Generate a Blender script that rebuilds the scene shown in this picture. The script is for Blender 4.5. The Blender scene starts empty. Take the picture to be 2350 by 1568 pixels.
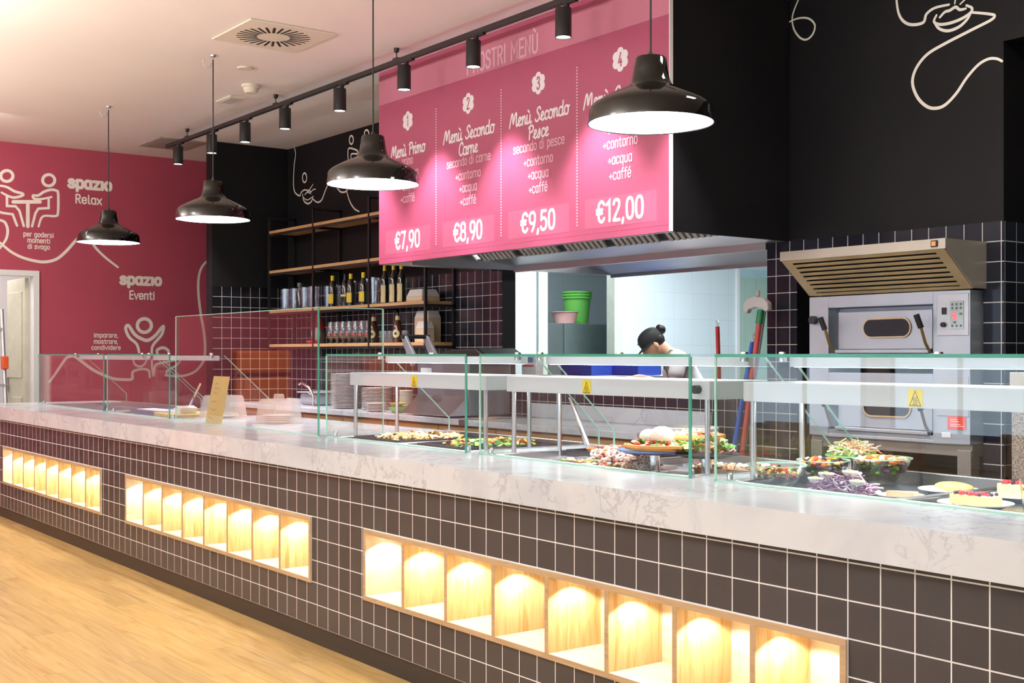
import bpy, bmesh, math, random
from mathutils import Vector, Matrix
random.seed(7)
R = random.Random(11)
S = bpy.context.scene
COL = S.collection
PI = math.pi

# ---------------------------------------------------------------- camera, world, exposure, lights
cam = bpy.data.cameras.new('camera')
cam.sensor_width = 36.0
cam.lens = 2790.0 / 2350.0 * 36.0
cam.shift_y = 29.0 / 2350.0
cam.clip_start = 0.05
co = bpy.data.objects.new('camera', cam)
co.location = (0, 0, 1.40)
co.rotation_euler = (PI / 2, 0, math.radians(90 - 36.837))
COL.objects.link(co)
S.camera = co

w = bpy.data.worlds.new('world')
S.world = w
w.use_nodes = True
w.node_tree.nodes['Background'].inputs[0].default_value = (0.75, 0.86, 1.0, 1)
w.node_tree.nodes['Background'].inputs[1].default_value = 0.6

S.view_settings.view_transform = 'Standard'
S.view_settings.look = 'None'
S.view_settings.exposure = 0.0
S.view_settings.gamma = 1.0
S.view_settings.use_curve_mapping = False
try:
    S.cycles.use_denoising = True
    S.cycles.max_bounces = 8
    S.cycles.diffuse_bounces = 4
    S.cycles.glossy_bounces = 4
    S.cycles.transmission_bounces = 6
    S.cycles.transparent_max_bounces = 32
    S.cycles.caustics_reflective = False
    S.cycles.caustics_refractive = False
    S.cycles.sample_clamp_indirect = 6.0
    S.cycles.adaptive_threshold = 0.02
except Exception:
    pass

def light(name, kind, loc, energy, color=(1, 1, 1), rot=(0, 0, 0), size=None, size_y=None, spot=None, blend=0.3, radius=0.03, parent=None):
    d = bpy.data.lights.new(name, kind)
    d.energy = energy
    d.color = color
    if kind == 'AREA':
        d.shape = 'RECTANGLE' if size_y else 'SQUARE'
        d.size = size
        if size_y:
            d.size_y = size_y
    else:
        d.shadow_soft_size = radius
    if kind == 'SPOT':
        d.spot_size = math.radians(spot)
        d.spot_blend = blend
    o = bpy.data.objects.new(name, d)
    COL.objects.link(o)
    o.rotation_euler = rot
    if parent:
        o.parent = parent
        loc = Vector(loc) - parent.location
    o.location = loc
    return o

# unseen fill lights added over the dining side, kitchen ceiling lamps, daylight through the hall windows
HALL_E, UP_E, KIT_E = 17, 215, 185
for hx in (-11.0, -8.0, -5.0, -2.0, 1.5):
    for hy in (-3.2, 0.6):
        light('hall_fill_light', 'AREA', (hx, hy, 3.53), HALL_E, (0.86, 0.94, 1.0), size=0.6)
# unseen upward fill lights, added to brighten the ceiling
for hx in (-10.5, -7.5, -4.5, -1.5):
    light('ceiling_fill_light', 'AREA', (hx, 0.2, 2.75), UP_E, (1.0, 0.96, 0.92), rot=(PI, 0, 0), size=1.6, size_y=0.3)
light('kitchen_ceiling_lamp', 'AREA', (-8.2, 8.3, 3.1), KIT_E, (0.88, 0.96, 1.0), size=1.2)
light('kitchen_ceiling_lamp', 'AREA', (-6.0, 7.6, 3.1), KIT_E * 0.5, (0.88, 0.96, 1.0), size=1.0)
light('store_room_lamp', 'AREA', (-10.6, 8.4, 3.0), 20, (0.86, 0.95, 1.0), size=0.6)
light('corridor_lamp', 'AREA', (-13.9, 3.0, 3.0), 40, (1.0, 0.97, 0.92), size=0.8)
light('crimson_wall_fill_light', 'AREA', (-11.3, 2.0, 3.5), 38, (1.0, 0.96, 0.92), rot=(0, math.radians(35), 0), size=0.4, size_y=1.6)  # added fill, no fitting seen: lifts the crimson wall and its lettering
light('aisle_ceiling_lamp', 'AREA', (-3.0, 4.5, 3.52), 30, (1.0, 0.95, 0.88), size=0.5)
light('worker_fill_light', 'AREA', (-6.3, 6.30, 2.55), 26, (1.0, 0.98, 0.95), size=0.5)  # unseen light added under the canopy to brighten the worker's face

# ---------------------------------------------------------------- helpers
def srgb(r, g, b):
    def f(c):
        c /= 255.0
        return c / 12.92 if c <= 0.04045 else ((c + 0.055) / 1.055) ** 2.4
    return (f(r), f(g), f(b), 1.0)

def newmat(name):
    m = bpy.data.materials.new(name)
    m.use_nodes = True
    nt = m.node_tree
    b = nt.nodes['Principled BSDF']
    return m, nt, b

def N(nt, t, **kw):
    n = nt.nodes.new(t)
    for k, v in kw.items():
        setattr(n, k, v)
    return n

def mth(nt, op, a, b=None):
    n = N(nt, 'ShaderNodeMath', operation=op)
    for i, v in enumerate((a, b)):
        if v is None:
            continue
        if isinstance(v, (int, float)):
            n.inputs[i].default_value = v
        else:
            nt.links.new(v, n.inputs[i])
    return n.outputs[0]

def ramp(nt, fac, stops):
    n = N(nt, 'ShaderNodeValToRGB')
    e = n.color_ramp.elements
    while len(e) < len(stops):
        e.new(0.5)
    for i, (p, c) in enumerate(stops):
        e[i].position = p
        e[i].color = c
    nt.links.new(fac, n.inputs[0])
    return n.outputs[0]

def plain(name, col, rough=0.5, metal=0.0, var=0.06, scale=8.0, coat=0.0, spec=0.5, bump=0.0):
    """a procedural material: a base colour with a slight noise variation"""
    m, nt, b = newmat(name)
    tc = N(nt, 'ShaderNodeTexCoord')
    no = N(nt, 'ShaderNodeTexNoise')
    no.inputs['Scale'].default_value = scale
    no.inputs['Detail'].default_value = 3
    nt.links.new(tc.outputs['Object'], no.inputs['Vector'])
    lo = tuple(max(0, c * (1 - var)) for c in col[:3]) + (1,)
    hi = tuple(min(1, c * (1 + var)) for c in col[:3]) + (1,)
    c = ramp(nt, no.outputs[0], [(0.3, lo), (0.7, hi)])
    nt.links.new(c, b.inputs['Base Color'])
    b.inputs['Roughness'].default_value = rough
    b.inputs['Metallic'].default_value = metal
    b.inputs['Coat Weight'].default_value = coat
    b.inputs['Specular IOR Level'].default_value = spec
    if bump:
        bp = N(nt, 'ShaderNodeBump')
        bp.inputs['Strength'].default_value = bump
        nt.links.new(no.outputs[0], bp.inputs['Height'])
        nt.links.new(bp.outputs[0], b.inputs['Normal'])
    return m

def emit(name, col, strength):
    m, nt, b = newmat(name)
    b.inputs['Base Color'].default_value = col
    b.inputs['Emission Color'].default_value = col
    b.inputs['Emission Strength'].default_value = strength
    return m

def tiles(name, tile, grout, axes, o, pitch, gw=0.004, rough=0.22, var=0.25, spec=0.5):
    """square tiles with grout lines laid out in metres on a wall plane"""
    m, nt, b = newmat(name)
    g = N(nt, 'ShaderNodeNewGeometry')
    sp = N(nt, 'ShaderNodeSeparateXYZ')
    nt.links.new(g.outputs['Position'], sp.inputs[0])
    lines, cells = [], []
    for k in (0, 1):
        v = mth(nt, 'DIVIDE', mth(nt, 'SUBTRACT', sp.outputs['XYZ'.index(axes[k])], o[k]), pitch[k])
        fr = mth(nt, 'FRACT', v)
        lines.append(mth(nt, 'GREATER_THAN', mth(nt, 'ABSOLUTE', mth(nt, 'SUBTRACT', fr, 0.5)), 0.5 - gw / 2 / pitch[k]))
        cells.append(mth(nt, 'FLOOR', v))
    line = mth(nt, 'MAXIMUM', lines[0], lines[1])
    cb = N(nt, 'ShaderNodeCombineXYZ')
    nt.links.new(cells[0], cb.inputs[0])
    nt.links.new(cells[1], cb.inputs[1])
    wn = N(nt, 'ShaderNodeTexWhiteNoise')
    nt.links.new(cb.outputs[0], wn.inputs['Vector'])
    tc = ramp(nt, wn.outputs['Value'], [(0, tuple(c * (1 - var) for c in tile[:3]) + (1,)), (1, tuple(c * (1 + var) for c in tile[:3]) + (1,))])
    mx = N(nt, 'ShaderNodeMix', data_type='RGBA')
    nt.links.new(line, mx.inputs[0])
    nt.links.new(tc, mx.inputs[6])
    mx.inputs[7].default_value = grout
    nt.links.new(mx.outputs[2], b.inputs['Base Color'])
    nt.links.new(mth(nt, 'ADD', mth(nt, 'MULTIPLY', line, 0.6), rough), b.inputs['Roughness'])
    b.inputs['Specular IOR Level'].default_value = spec
    return m

def wood(name, c0, c1, c2, axis='X', scale=1.0, rough=0.45, plank=None):
    m, nt, b = newmat(name)
    g = N(nt, 'ShaderNodeNewGeometry')
    mp = N(nt, 'ShaderNodeMapping')
    st = {'X': (1.2, 14, 14), 'Y': (14, 1.2, 14), 'Z': (14, 14, 1.2)}[axis]
    mp.inputs['Scale'].default_value = tuple(v * scale for v in st)
    nt.links.new(g.outputs['Position'], mp.inputs['Vector'])
    no = N(nt, 'ShaderNodeTexNoise')
    no.inputs['Scale'].default_value = 1.6
    no.inputs['Detail'].default_value = 6
    no.inputs['Distortion'].default_value = 1.1
    nt.links.new(mp.outputs[0], no.inputs['Vector'])
    c = ramp(nt, no.outputs[0], [(0.28, c2), (0.47, c0), (0.72, c1)])
    b.inputs['Roughness'].default_value = rough
    if plank:
        br = N(nt, 'ShaderNodeTexBrick')
        br.offset = 0.37
        br.inputs['Scale'].default_value = 1.0
        br.inputs['Brick Width'].default_value = plank[0]
        br.inputs['Row Height'].default_value = plank[1]
        br.inputs['Mortar Size'].default_value = 0.0012
        br.inputs['Color1'].default_value = (0.80, 0.80, 0.80, 1)
        br.inputs['Color2'].default_value = (1.12, 1.10, 1.06, 1)
        br.inputs['Mortar'].default_value = (0.55, 0.5, 0.45, 1)
        nt.links.new(g.outputs['Position'], br.inputs['Vector'])
        # each plank shifts the grain
        ad = N(nt, 'ShaderNodeVectorMath', operation='MULTIPLY_ADD')
        nt.links.new(br.outputs['Color'], ad.inputs[0])
        ad.inputs[1].default_value = (30, 30, 30)
        nt.links.new(mp.outputs[0], ad.inputs[2])
        nt.links.new(ad.outputs[0], no.inputs['Vector'])
        mx = N(nt, 'ShaderNodeMix', data_type='RGBA', blend_type='MULTIPLY')
        mx.inputs[0].default_value = 1.0
        nt.links.new(c, mx.inputs[6])
        nt.links.new(br.outputs['Color'], mx.inputs[7])
        c = mx.outputs[2]
    nt.links.new(c, b.inputs['Base Color'])
    return m

def marble(name, rough=0.12):
    m, nt, b = newmat(name)
    g = N(nt, 'ShaderNodeNewGeometry')
    n1 = N(nt, 'ShaderNodeTexNoise')
    n1.inputs['Scale'].default_value = 1.7
    n1.inputs['Detail'].default_value = 7
    n1.inputs['Distortion'].default_value = 1.6
    nt.links.new(g.outputs['Position'], n1.inputs['Vector'])
    base = ramp(nt, n1.outputs[0], [(0.25, srgb(190, 198, 210)), (0.55, srgb(216, 221, 229))])
    n2 = N(nt, 'ShaderNodeTexNoise')
    n2.inputs['Scale'].default_value = 6.5
    n2.inputs['Detail'].default_value = 9
    n2.inputs['Roughness'].default_value = 0.62
    n2.inputs['Distortion'].default_value = 0.7
    nt.links.new(g.outputs['Position'], n2.inputs['Vector'])
    v = mth(nt, 'ABSOLUTE', mth(nt, 'SUBTRACT', n2.outputs[0], 0.5))
    n3 = N(nt, 'ShaderNodeTexNoise')
    n3.inputs['Scale'].default_value = 2.3
    nt.links.new(g.outputs['Position'], n3.inputs['Vector'])
    msk = mth(nt, 'MINIMUM', mth(nt, 'MULTIPLY', mth(nt, 'MAXIMUM', mth(nt, 'SUBTRACT', n3.outputs[0], 0.44), 0.0), 7.0), 1.0)
    soft = mth(nt, 'MAXIMUM', mth(nt, 'SUBTRACT', 1.0, mth(nt, 'DIVIDE', v, 0.028)), 0.0)
    vein = mth(nt, 'SUBTRACT', 1.0, mth(nt, 'MULTIPLY', mth(nt, 'MULTIPLY', soft, msk), 0.6))
    mx = N(nt, 'ShaderNodeMix', data_type='RGBA')
    nt.links.new(vein, mx.inputs[0])
    mx.inputs[6].default_value = srgb(150, 158, 176)
    nt.links.new(base, mx.inputs[7])
    nt.links.new(mx.outputs[2], b.inputs['Base Color'])
    b.inputs['Roughness'].default_value = rough
    return m

def thin_glass(name, tint=(0.95, 0.98, 0.97), refl=1.0, r0=0.04, rough=0.0):
    """architectural pane: what passes is tinted, what reflects grows with the angle"""
    m, nt, b = newmat(name)
    nt.nodes.remove(b)
    tr = N(nt, 'ShaderNodeBsdfTransparent')
    tr.inputs[0].default_value = tint + (1,)
    gl = N(nt, 'ShaderNodeBsdfGlossy')
    gl.inputs['Roughness'].default_value = rough
    gl.inputs['Color'].default_value = (1, 1, 1, 1)
    lw = N(nt, 'ShaderNodeLayerWeight')
    p = mth(nt, 'POWER', lw.outputs['Facing'], 5.0)
    f = mth(nt, 'MULTIPLY', mth(nt, 'ADD', mth(nt, 'MULTIPLY', p, 1 - r0), r0), refl)
    mx = N(nt, 'ShaderNodeMixShader')
    nt.links.new(f, mx.inputs[0])
    nt.links.new(tr.outputs[0], mx.inputs[1])
    nt.links.new(gl.outputs[0], mx.inputs[2])
    nt.links.new(mx.outputs[0], nt.nodes['Material Output'].inputs[0])
    return m

def cloudy(name, col, alpha, rough=0.3):
    """translucent plastic or glass edge: part passes, part scatters"""
    m, nt, b = newmat(name)
    b.inputs['Base Color'].default_value = col
    b.inputs['Roughness'].default_value = rough
    tr = N(nt, 'ShaderNodeBsdfTransparent')
    mx = N(nt, 'ShaderNodeMixShader')
    mx.inputs[0].default_value = alpha
    nt.links.new(tr.outputs[0], mx.inputs[1])
    nt.links.new(b.outputs[0], mx.inputs[2])
    nt.links.new(mx.outputs[0], nt.nodes['Material Output'].inputs[0])
    return m

class MB:
    def __init__(self):
        self.v, self.f, self.m = [], [], []
    def add(self, vs, fs, mi=0):
        o = len(self.v)
        self.v += [tuple(p) for p in vs]
        self.f += [tuple(i + o for i in f) for f in fs]
        self.m += [mi] * len(fs)
        return self
    def box(self, x0, x1, y0, y1, z0, z1, mi=0):
        return self.add([(x0, y0, z0), (x1, y0, z0), (x1, y1, z0), (x0, y1, z0), (x0, y0, z1), (x1, y0, z1), (x1, y1, z1), (x0, y1, z1)],
                        [(0, 3, 2, 1), (4, 5, 6, 7), (0, 1, 5, 4), (1, 2, 6, 5), (2, 3, 7, 6), (3, 0, 4, 7)], mi)
    def prism(self, poly, axis, a, b, mi=0, side=None):
        """extrude a 2D polygon along an axis; axis X: (y,z), Y: (x,z), Z: (x,y)"""
        n = len(poly)
        def P(p, t):
            return {'X': (t, p[0], p[1]), 'Y': (p[0], t, p[1]), 'Z': (p[0], p[1], t)}[axis]
        o = len(self.v)
        self.v += [P(p, a) for p in poly] + [P(p, b) for p in poly]
        self.f += [tuple(o + i for i in range(n))[::-1], tuple(o + n + i for i in range(n))]
        self.m += [mi, mi]
        for i in range(n):
            j = (i + 1) % n
            self.f.append((o + i, o + j, o + n + j, o + n + i))
            self.m.append(mi if side is None else side)
        return self
    def tube(self, pts, r, n=8, cap=True, mi=0, radii=None):
        pts = [Vector(p) for p in pts]
        o = len(self.v)
        prev = None
        for i, p in enumerate(pts):
            d = (pts[min(i + 1, len(pts) - 1)] - pts[max(i - 1, 0)]).normalized()
            if prev is None:
                up = Vector((0, 0, 1)) if abs(d.z) < 0.9 else Vector((1, 0, 0))
                a = d.cross(up).normalized()
            else:
                a = (prev - d * prev.dot(d)).normalized()
            prev = a
            b = d.cross(a)
            rr = radii[i] if radii else r
            for k in range(n):
                t = 2 * PI * k / n
                self.v.append(tuple(p + a * (rr * math.cos(t)) + b * (rr * math.sin(t))))
        for i in range(len(pts) - 1):
            for k in range(n):
                k2 = (k + 1) % n
                self.f.append((o + i * n + k, o + i * n + k2, o + (i + 1) * n + k2, o + (i + 1) * n + k))
                self.m.append(mi)
        if cap:
            self.f.append(tuple(o + k for k in range(n))[::-1]); self.m.append(mi)
            e = o + (len(pts) - 1) * n
            self.f.append(tuple(e + k for k in range(n))); self.m.append(mi)
        return self
    def lathe(self, prof, c=(0, 0, 0), n=24, mi=0, sx=1.0, sy=1.0):
        """revolve (r,z) points about a vertical axis"""
        o = len(self.v)
        rings = []
        for r, z in prof:
            if r < 1e-6:
                rings.append([len(self.v)])
                self.v.append((c[0], c[1], c[2] + z))
            else:
                st = len(self.v)
                for k in range(n):
                    t = 2 * PI * k / n
                    self.v.append((c[0] + sx * r * math.cos(t), c[1] + sy * r * math.sin(t), c[2] + z))
                rings.append(list(range(st, st + n)))
        for a, b in zip(rings, rings[1:]):
            if len(a) == 1 and len(b) == 1:
                continue
            for k in range(n):
                k2 = (k + 1) % n
                if len(a) == 1:
                    f = (a[0], b[k2], b[k])
                elif len(b) == 1:
                    f = (a[k], a[k2], b[0])
                else:
                    f = (a[k], a[k2], b[k2], b[k])
                self.f.append(f[::-1] if False else f)
                self.m.append(mi)
        return self
    def ball(self, c, r, n=10, mi=0, s=(1, 1, 1)):
        o = len(self.v)
        m = max(4, n // 2 + 1)
        for i in range(m + 1):
            th = PI * i / m
            for k in range(n):
                t = 2 * PI * k / n
                self.v.append((c[0] + r * s[0] * math.sin(th) * math.cos(t), c[1] + r * s[1] * math.sin(th) * math.sin(t), c[2] - r * s[2] * math.cos(th)))
        for i in range(m):
            for k in range(n):
                k2 = (k + 1) % n
                self.f.append((o + i * n + k, o + i * n + k2, o + (i + 1) * n + k2, o + (i + 1) * n + k))
                self.m.append(mi)
        return self
    def build(self, name, mats, parent=None, smooth=False, bevel=0.0, world=True):
        me = bpy.data.meshes.new(name)
        off = Vector((0, 0, 0))
        if parent is not None and world:
            p = parent
            while p:
                off += p.location
                p = p.parent
        me.from_pydata([tuple(Vector(v) - off) for v in self.v], [], self.f)
        if not isinstance(mats, (list, tuple)):
            mats = [mats]
        for m in mats:
            me.materials.append(m)
        if len(mats) > 1:
            me.polygons.foreach_set('material_index', self.m)
        bm = bmesh.new()
        bm.from_mesh(me)
        bmesh.ops.remove_doubles(bm, verts=bm.verts, dist=1e-6)
        bmesh.ops.recalc_face_normals(bm, faces=bm.faces)
        bm.to_mesh(me)
        bm.free()
        if smooth:
            me.polygons.foreach_set('use_smooth', [True] * len(me.polygons))
            me.set_sharp_from_angle(angle=math.radians(38))
        me.update()
        o = bpy.data.objects.new(name, me)
        COL.objects.link(o)
        if parent is not None:
            o.parent = parent
        if bevel:
            bv = o.modifiers.new('bevel', 'BEVEL')
            bv.width = bevel
            bv.segments = 2
            bv.limit_method = 'ANGLE'
        return o

def tag(o, label, cat, group=None, kind=None):
    o['label'] = label
    o['category'] = cat
    if group:
        o['group'] = group
    if kind:
        o['kind'] = kind
    return o

def thing(name, label, cat, loc=(0, 0, 0), rz=0.0, group=None):
    o = bpy.data.objects.new(name, None)
    o.empty_display_size = 0.1
    COL.objects.link(o)
    o.location = loc
    o.rotation_euler = (0, 0, rz)
    return tag(o, label, cat, group)

def struct(o):
    o['kind'] = 'structure'
    return o

def dup(root, loc, rz=0.0, label=None):
    def cp(o, parent):
        c = o.copy()
        COL.objects.link(c)
        if parent is not None:
            c.parent = parent
        for ch in list(o.children):
            cp(ch, c)
        return c
    c = cp(root, None)
    c.location = loc
    c.rotation_euler = (0, 0, rz)
    if label:
        c['label'] = label
    return c

def nth(i):
    names = ['first', 'second', 'third', 'fourth', 'fifth', 'sixth', 'seventh', 'eighth', 'ninth', 'tenth', 'eleventh', 'twelfth', 'thirteenth', 'fourteenth', 'fifteenth',
             'sixteenth', 'seventeenth', 'eighteenth', 'nineteenth', 'twentieth', 'twenty-first', 'twenty-second', 'twenty-third', 'twenty-fourth', 'twenty-fifth']
    return names[i]

# ribbons: painted or printed lines of a given width on a flat surface
def catmull(pts, closed=False, k=5):
    n = len(pts)
    if n < 3:
        return list(pts)
    out = []
    for i in range(n if closed else n - 1):
        p = [pts[(i + d) % n] if closed else pts[min(max(i + d, 0), n - 1)] for d in (-1, 0, 1, 2)]
        for s in range(k):
            t = s / k
            out.append(tuple(0.5 * (2 * p[1][a] + (p[2][a] - p[0][a]) * t + (2 * p[0][a] - 5 * p[1][a] + 4 * p[2][a] - p[3][a]) * t * t
                                    + (3 * p[1][a] - p[0][a] - 3 * p[2][a] + p[3][a]) * t ** 3) for a in (0, 1)))
    if not closed:
        out.append(tuple(pts[-1]))
    return out

def ribbon(mb, pts, wd, to3, closed=False, mi=0, taper=False):
    pts = [Vector((p[0], p[1])) for p in pts]
    q = [pts[0]]
    for p in pts[1:]:
        if (p - q[-1]).length > 1e-5:
            q.append(p)
    pts = q
    n = len(pts)
    if n < 2:
        pts = [pts[0], pts[0] + Vector((1e-3, 0))]
        n = 2
    o = o_start = len(mb.v)
    mb.layer = getattr(mb, 'layer', 0) + 1
    nrm = (Vector(to3(1, 0)) - Vector(to3(0, 0))).cross(Vector(to3(0, 1)) - Vector(to3(0, 0)))
    for i, p in enumerate(pts):
        a = pts[(i - 1) % n] if closed else pts[max(i - 1, 0)]
        b = pts[(i + 1) % n] if closed else pts[min(i + 1, n - 1)]
        d1 = (p - a).normalized() if (p - a).length > 0 else (b - p).normalized()
        d2 = (b - p).normalized() if (b - p).length > 0 else d1
        t = (d1 + d2)
        t = t.normalized() if t.length > 1e-4 else d1
        nr = Vector((-t.y, t.x))
        c = max(0.5, abs(nr.dot(Vector((-d1.y, d1.x)))))
        hw = wd / 2 / c
        if taper:
            hw *= 0.62 + 0.38 * math.sin(PI * (0.1 + 0.8 * i / (n - 1)))
        mb.v.append(to3(p.x + nr.x * hw, p.y + nr.y * hw))
        mb.v.append(to3(p.x - nr.x * hw, p.y - nr.y * hw))
    for i in range(n if closed else n - 1):
        j = (i + 1) % n
        mb.f.append((o + 2 * i, o + 2 * i + 1, o + 2 * j + 1, o + 2 * j))
        mb.m.append(mi)
    if not closed:
        for p in (pts[0], pts[-1]):
            o2 = len(mb.v)
            r = wd / 2 * (0.74 if taper else 1.0)
            mb.v += [to3(p.x + r * math.cos(2 * PI * k / 10), p.y + r * math.sin(2 * PI * k / 10)) for k in range(10)]
            mb.f.append(tuple(range(o2, o2 + 10)))
            mb.m.append(mi)
    # each stroke lies a hair above the one before, like a coat of paint
    for i in range(o_start, len(mb.v)):
        lift = mb.layer % 25 * 0.00006 + 0.00005 * (i - o_start) / (2 * n)
        mb.v[i] = tuple(Vector(mb.v[i]) + nrm * lift)

# stroke letters, ten units to a capital; ~ smooth stroke, O ring (cx,cy,rx,ry), lists of strokes
SANS = {
 'a': (5.2, 'O2.45,3.5,1.9,3.5;4.4,6.9 4.4,0'), 'c': (4.9, '~4.3,5.6 3.6,6.7 2.4,7 1.1,6.4 .6,4.8 .6,2.2 1.1,.6 2.4,0 3.6,.3 4.3,1.4'),
 'd': (5.3, 'O2.5,3.5,1.9,3.5;4.4,10 4.4,0'), 'e': (5.0, '.7,3.6 4.4,3.6;~4.4,3.6 4.3,5.4 3.4,6.8 2.4,7 1.2,6.5 .6,5 .6,2 1.3,.4 2.5,0 3.6,.3 4.3,1.3'),
 'f': (3.8, '~3.7,9.8 2.6,10 1.8,9.2 1.6,7.8 1.6,4 1.6,0;.3,6.8 3.4,6.8'), 'g': (5.3, 'O2.45,3.5,1.9,3.5;~4.4,6.9 4.4,2 4.4,-.8 3.8,-2.4 2.4,-3 1,-2.6'),
 'i': (2.0, '1,0 1,6.8;1,8.9 1,9.3'), 'l': (2.6, '~1,10 1,5 1,1.4 1.4,.3 2.2,0'), 'm': (7.6, '.8,0 .8,6.8;~.8,5.2 1.6,6.6 2.6,7 3.6,6.2 3.8,5 3.8,2.5 3.8,0;~3.8,5.2 4.6,6.6 5.5,7 6.5,6.2 6.7,5 6.7,2.5 6.7,0'),
 'n': (5.2, '.8,0 .8,6.8;~.8,5 1.6,6.5 2.7,7 3.9,6.3 4.3,5 4.3,2.5 4.3,0'), 'o': (5.0, 'O2.5,3.5,1.9,3.5'), 'p': (5.2, 'O2.7,3.5,1.9,3.5;.8,6.9 .8,-3'),
 'q': (5.3, 'O2.45,3.5,1.9,3.5;4.4,6.9 4.4,-3'), 'r': (3.6, '.8,0 .8,6.8;~.8,4.8 1.5,6.4 2.6,7 3.3,6.8'), 's': (4.8, '~4,5.8 3.2,6.8 2.3,7 1.1,6.5 .8,5.3 1.4,4.1 2.5,3.6 3.7,3 4.2,1.8 3.7,.5 2.4,0 1.2,.3 .5,1.3'),
 't': (4.0, '~1.7,9 1.7,5 1.7,1.4 2.4,.1 3.5,.1;.3,6.8 3.5,6.8'), 'u': (5.2, '~.7,6.8 .7,4 .7,2 1,.6 2.2,0 3.4,.4 4.3,1.8;4.3,6.8 4.3,0'), 'v': (4.8, '.4,6.8 2.4,0 4.4,6.8'),
 'x': (4.6, '.4,6.8 4.2,0;4.2,6.8 .4,0'), 'z': (4.9, '.6,6.8 4.3,6.8 .6,0 4.4,0'), '\u0131': (2.0, '1,0 1,6.8'), '+': (4.4, '2,1.6 2,5.6;.1,3.6 3.9,3.6'), ',': (2.0, '1.1,.4 .6,-1.7'), ' ': (3.0, ''),
 '\u00e9': (5.0, '.7,3.6 4.4,3.6;~4.4,3.6 4.3,5.4 3.4,6.8 2.4,7 1.2,6.5 .6,5 .6,2 1.3,.4 2.5,0 3.6,.3 4.3,1.3;2.2,8.5 3.5,10'),
 'I': (2.2, '1,0 1,10'), 'N': (5.6, '.8,0 .8,10 4.7,0 4.7,10'), 'O': (5.6, 'O2.8,5,2.1,5'), 'S': (5.2, '~4.4,8.2 3.6,9.7 2.5,10 1.2,9.3 .8,7.6 1.4,6 2.7,5.2 4,4.3 4.5,2.6 4,.8 2.6,0 1.2,.5 .6,1.9'),
 'T': (5.0, '2.5,0 2.5,10;.3,10 4.7,10'), 'R': (5.4, '.8,0 .8,10;~.8,10 2.6,10 4.1,9.3 4.5,7.6 4.1,5.8 2.6,5 .8,5;2.6,5 4.7,0'), 'M': (6.8, '.8,0 .8,10 3.4,3.6 6,10 6,0'), 'E': (4.8, '4.4,10 .8,10 .8,0 4.4,0;.8,5.1 3.9,5.1'),
 '\u00d9': (5.6, '~.8,10 .8,5 .8,2 1.4,.5 2.8,0 4.2,.5 4.8,2 4.8,5 4.8,10;1.8,13.2 3.2,11.6'), '0': (5.2, 'O2.6,5,1.95,5'), '1': (3.8, '.6,8.2 2.4,10 2.4,0'), '2': (5.0, '~.7,8 1.2,9.6 2.5,10 3.9,9.4 4.2,7.6 3.5,5.5 2,2.8 .6,0;.6,0 4.4,0'),
 '3': (5.0, '~.7,8.4 1.3,9.7 2.5,10 3.8,9.4 4.2,7.8 3.6,6 2.2,5.3;~2.2,5.3 3.8,4.6 4.4,2.8 3.8,.7 2.4,0 1.2,.3 .6,1.6'), '4': (5.0, '3.2,10 .5,3 4.5,3;3.4,5.2 3.4,0'), '5': (5.0, '4.1,10 1.1,10 .8,5.4;~.8,5.4 2.2,6.2 3.8,5.6 4.4,3.4 4,1 2.5,0 1.1,.4 .5,1.6'),
 '7': (4.8, '.5,10 4.3,10 1.8,0'), '8': (5.2, 'O2.6,7.6,1.75,2.4;O2.6,2.6,2.0,2.6'), '9': (5.2, 'O2.6,7,1.95,3;~4.5,6.6 4.2,4 3.4,1.6 2.4,0'), '\u20ac': (5.4, '~4.9,8.6 3.9,9.8 2.9,10 1.7,9 1.3,7 1.3,3 1.7,1 2.9,0 3.9,.2 4.9,1.5;.2,6 3.7,6;.2,4.2 3.5,4.2'),
}
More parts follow.
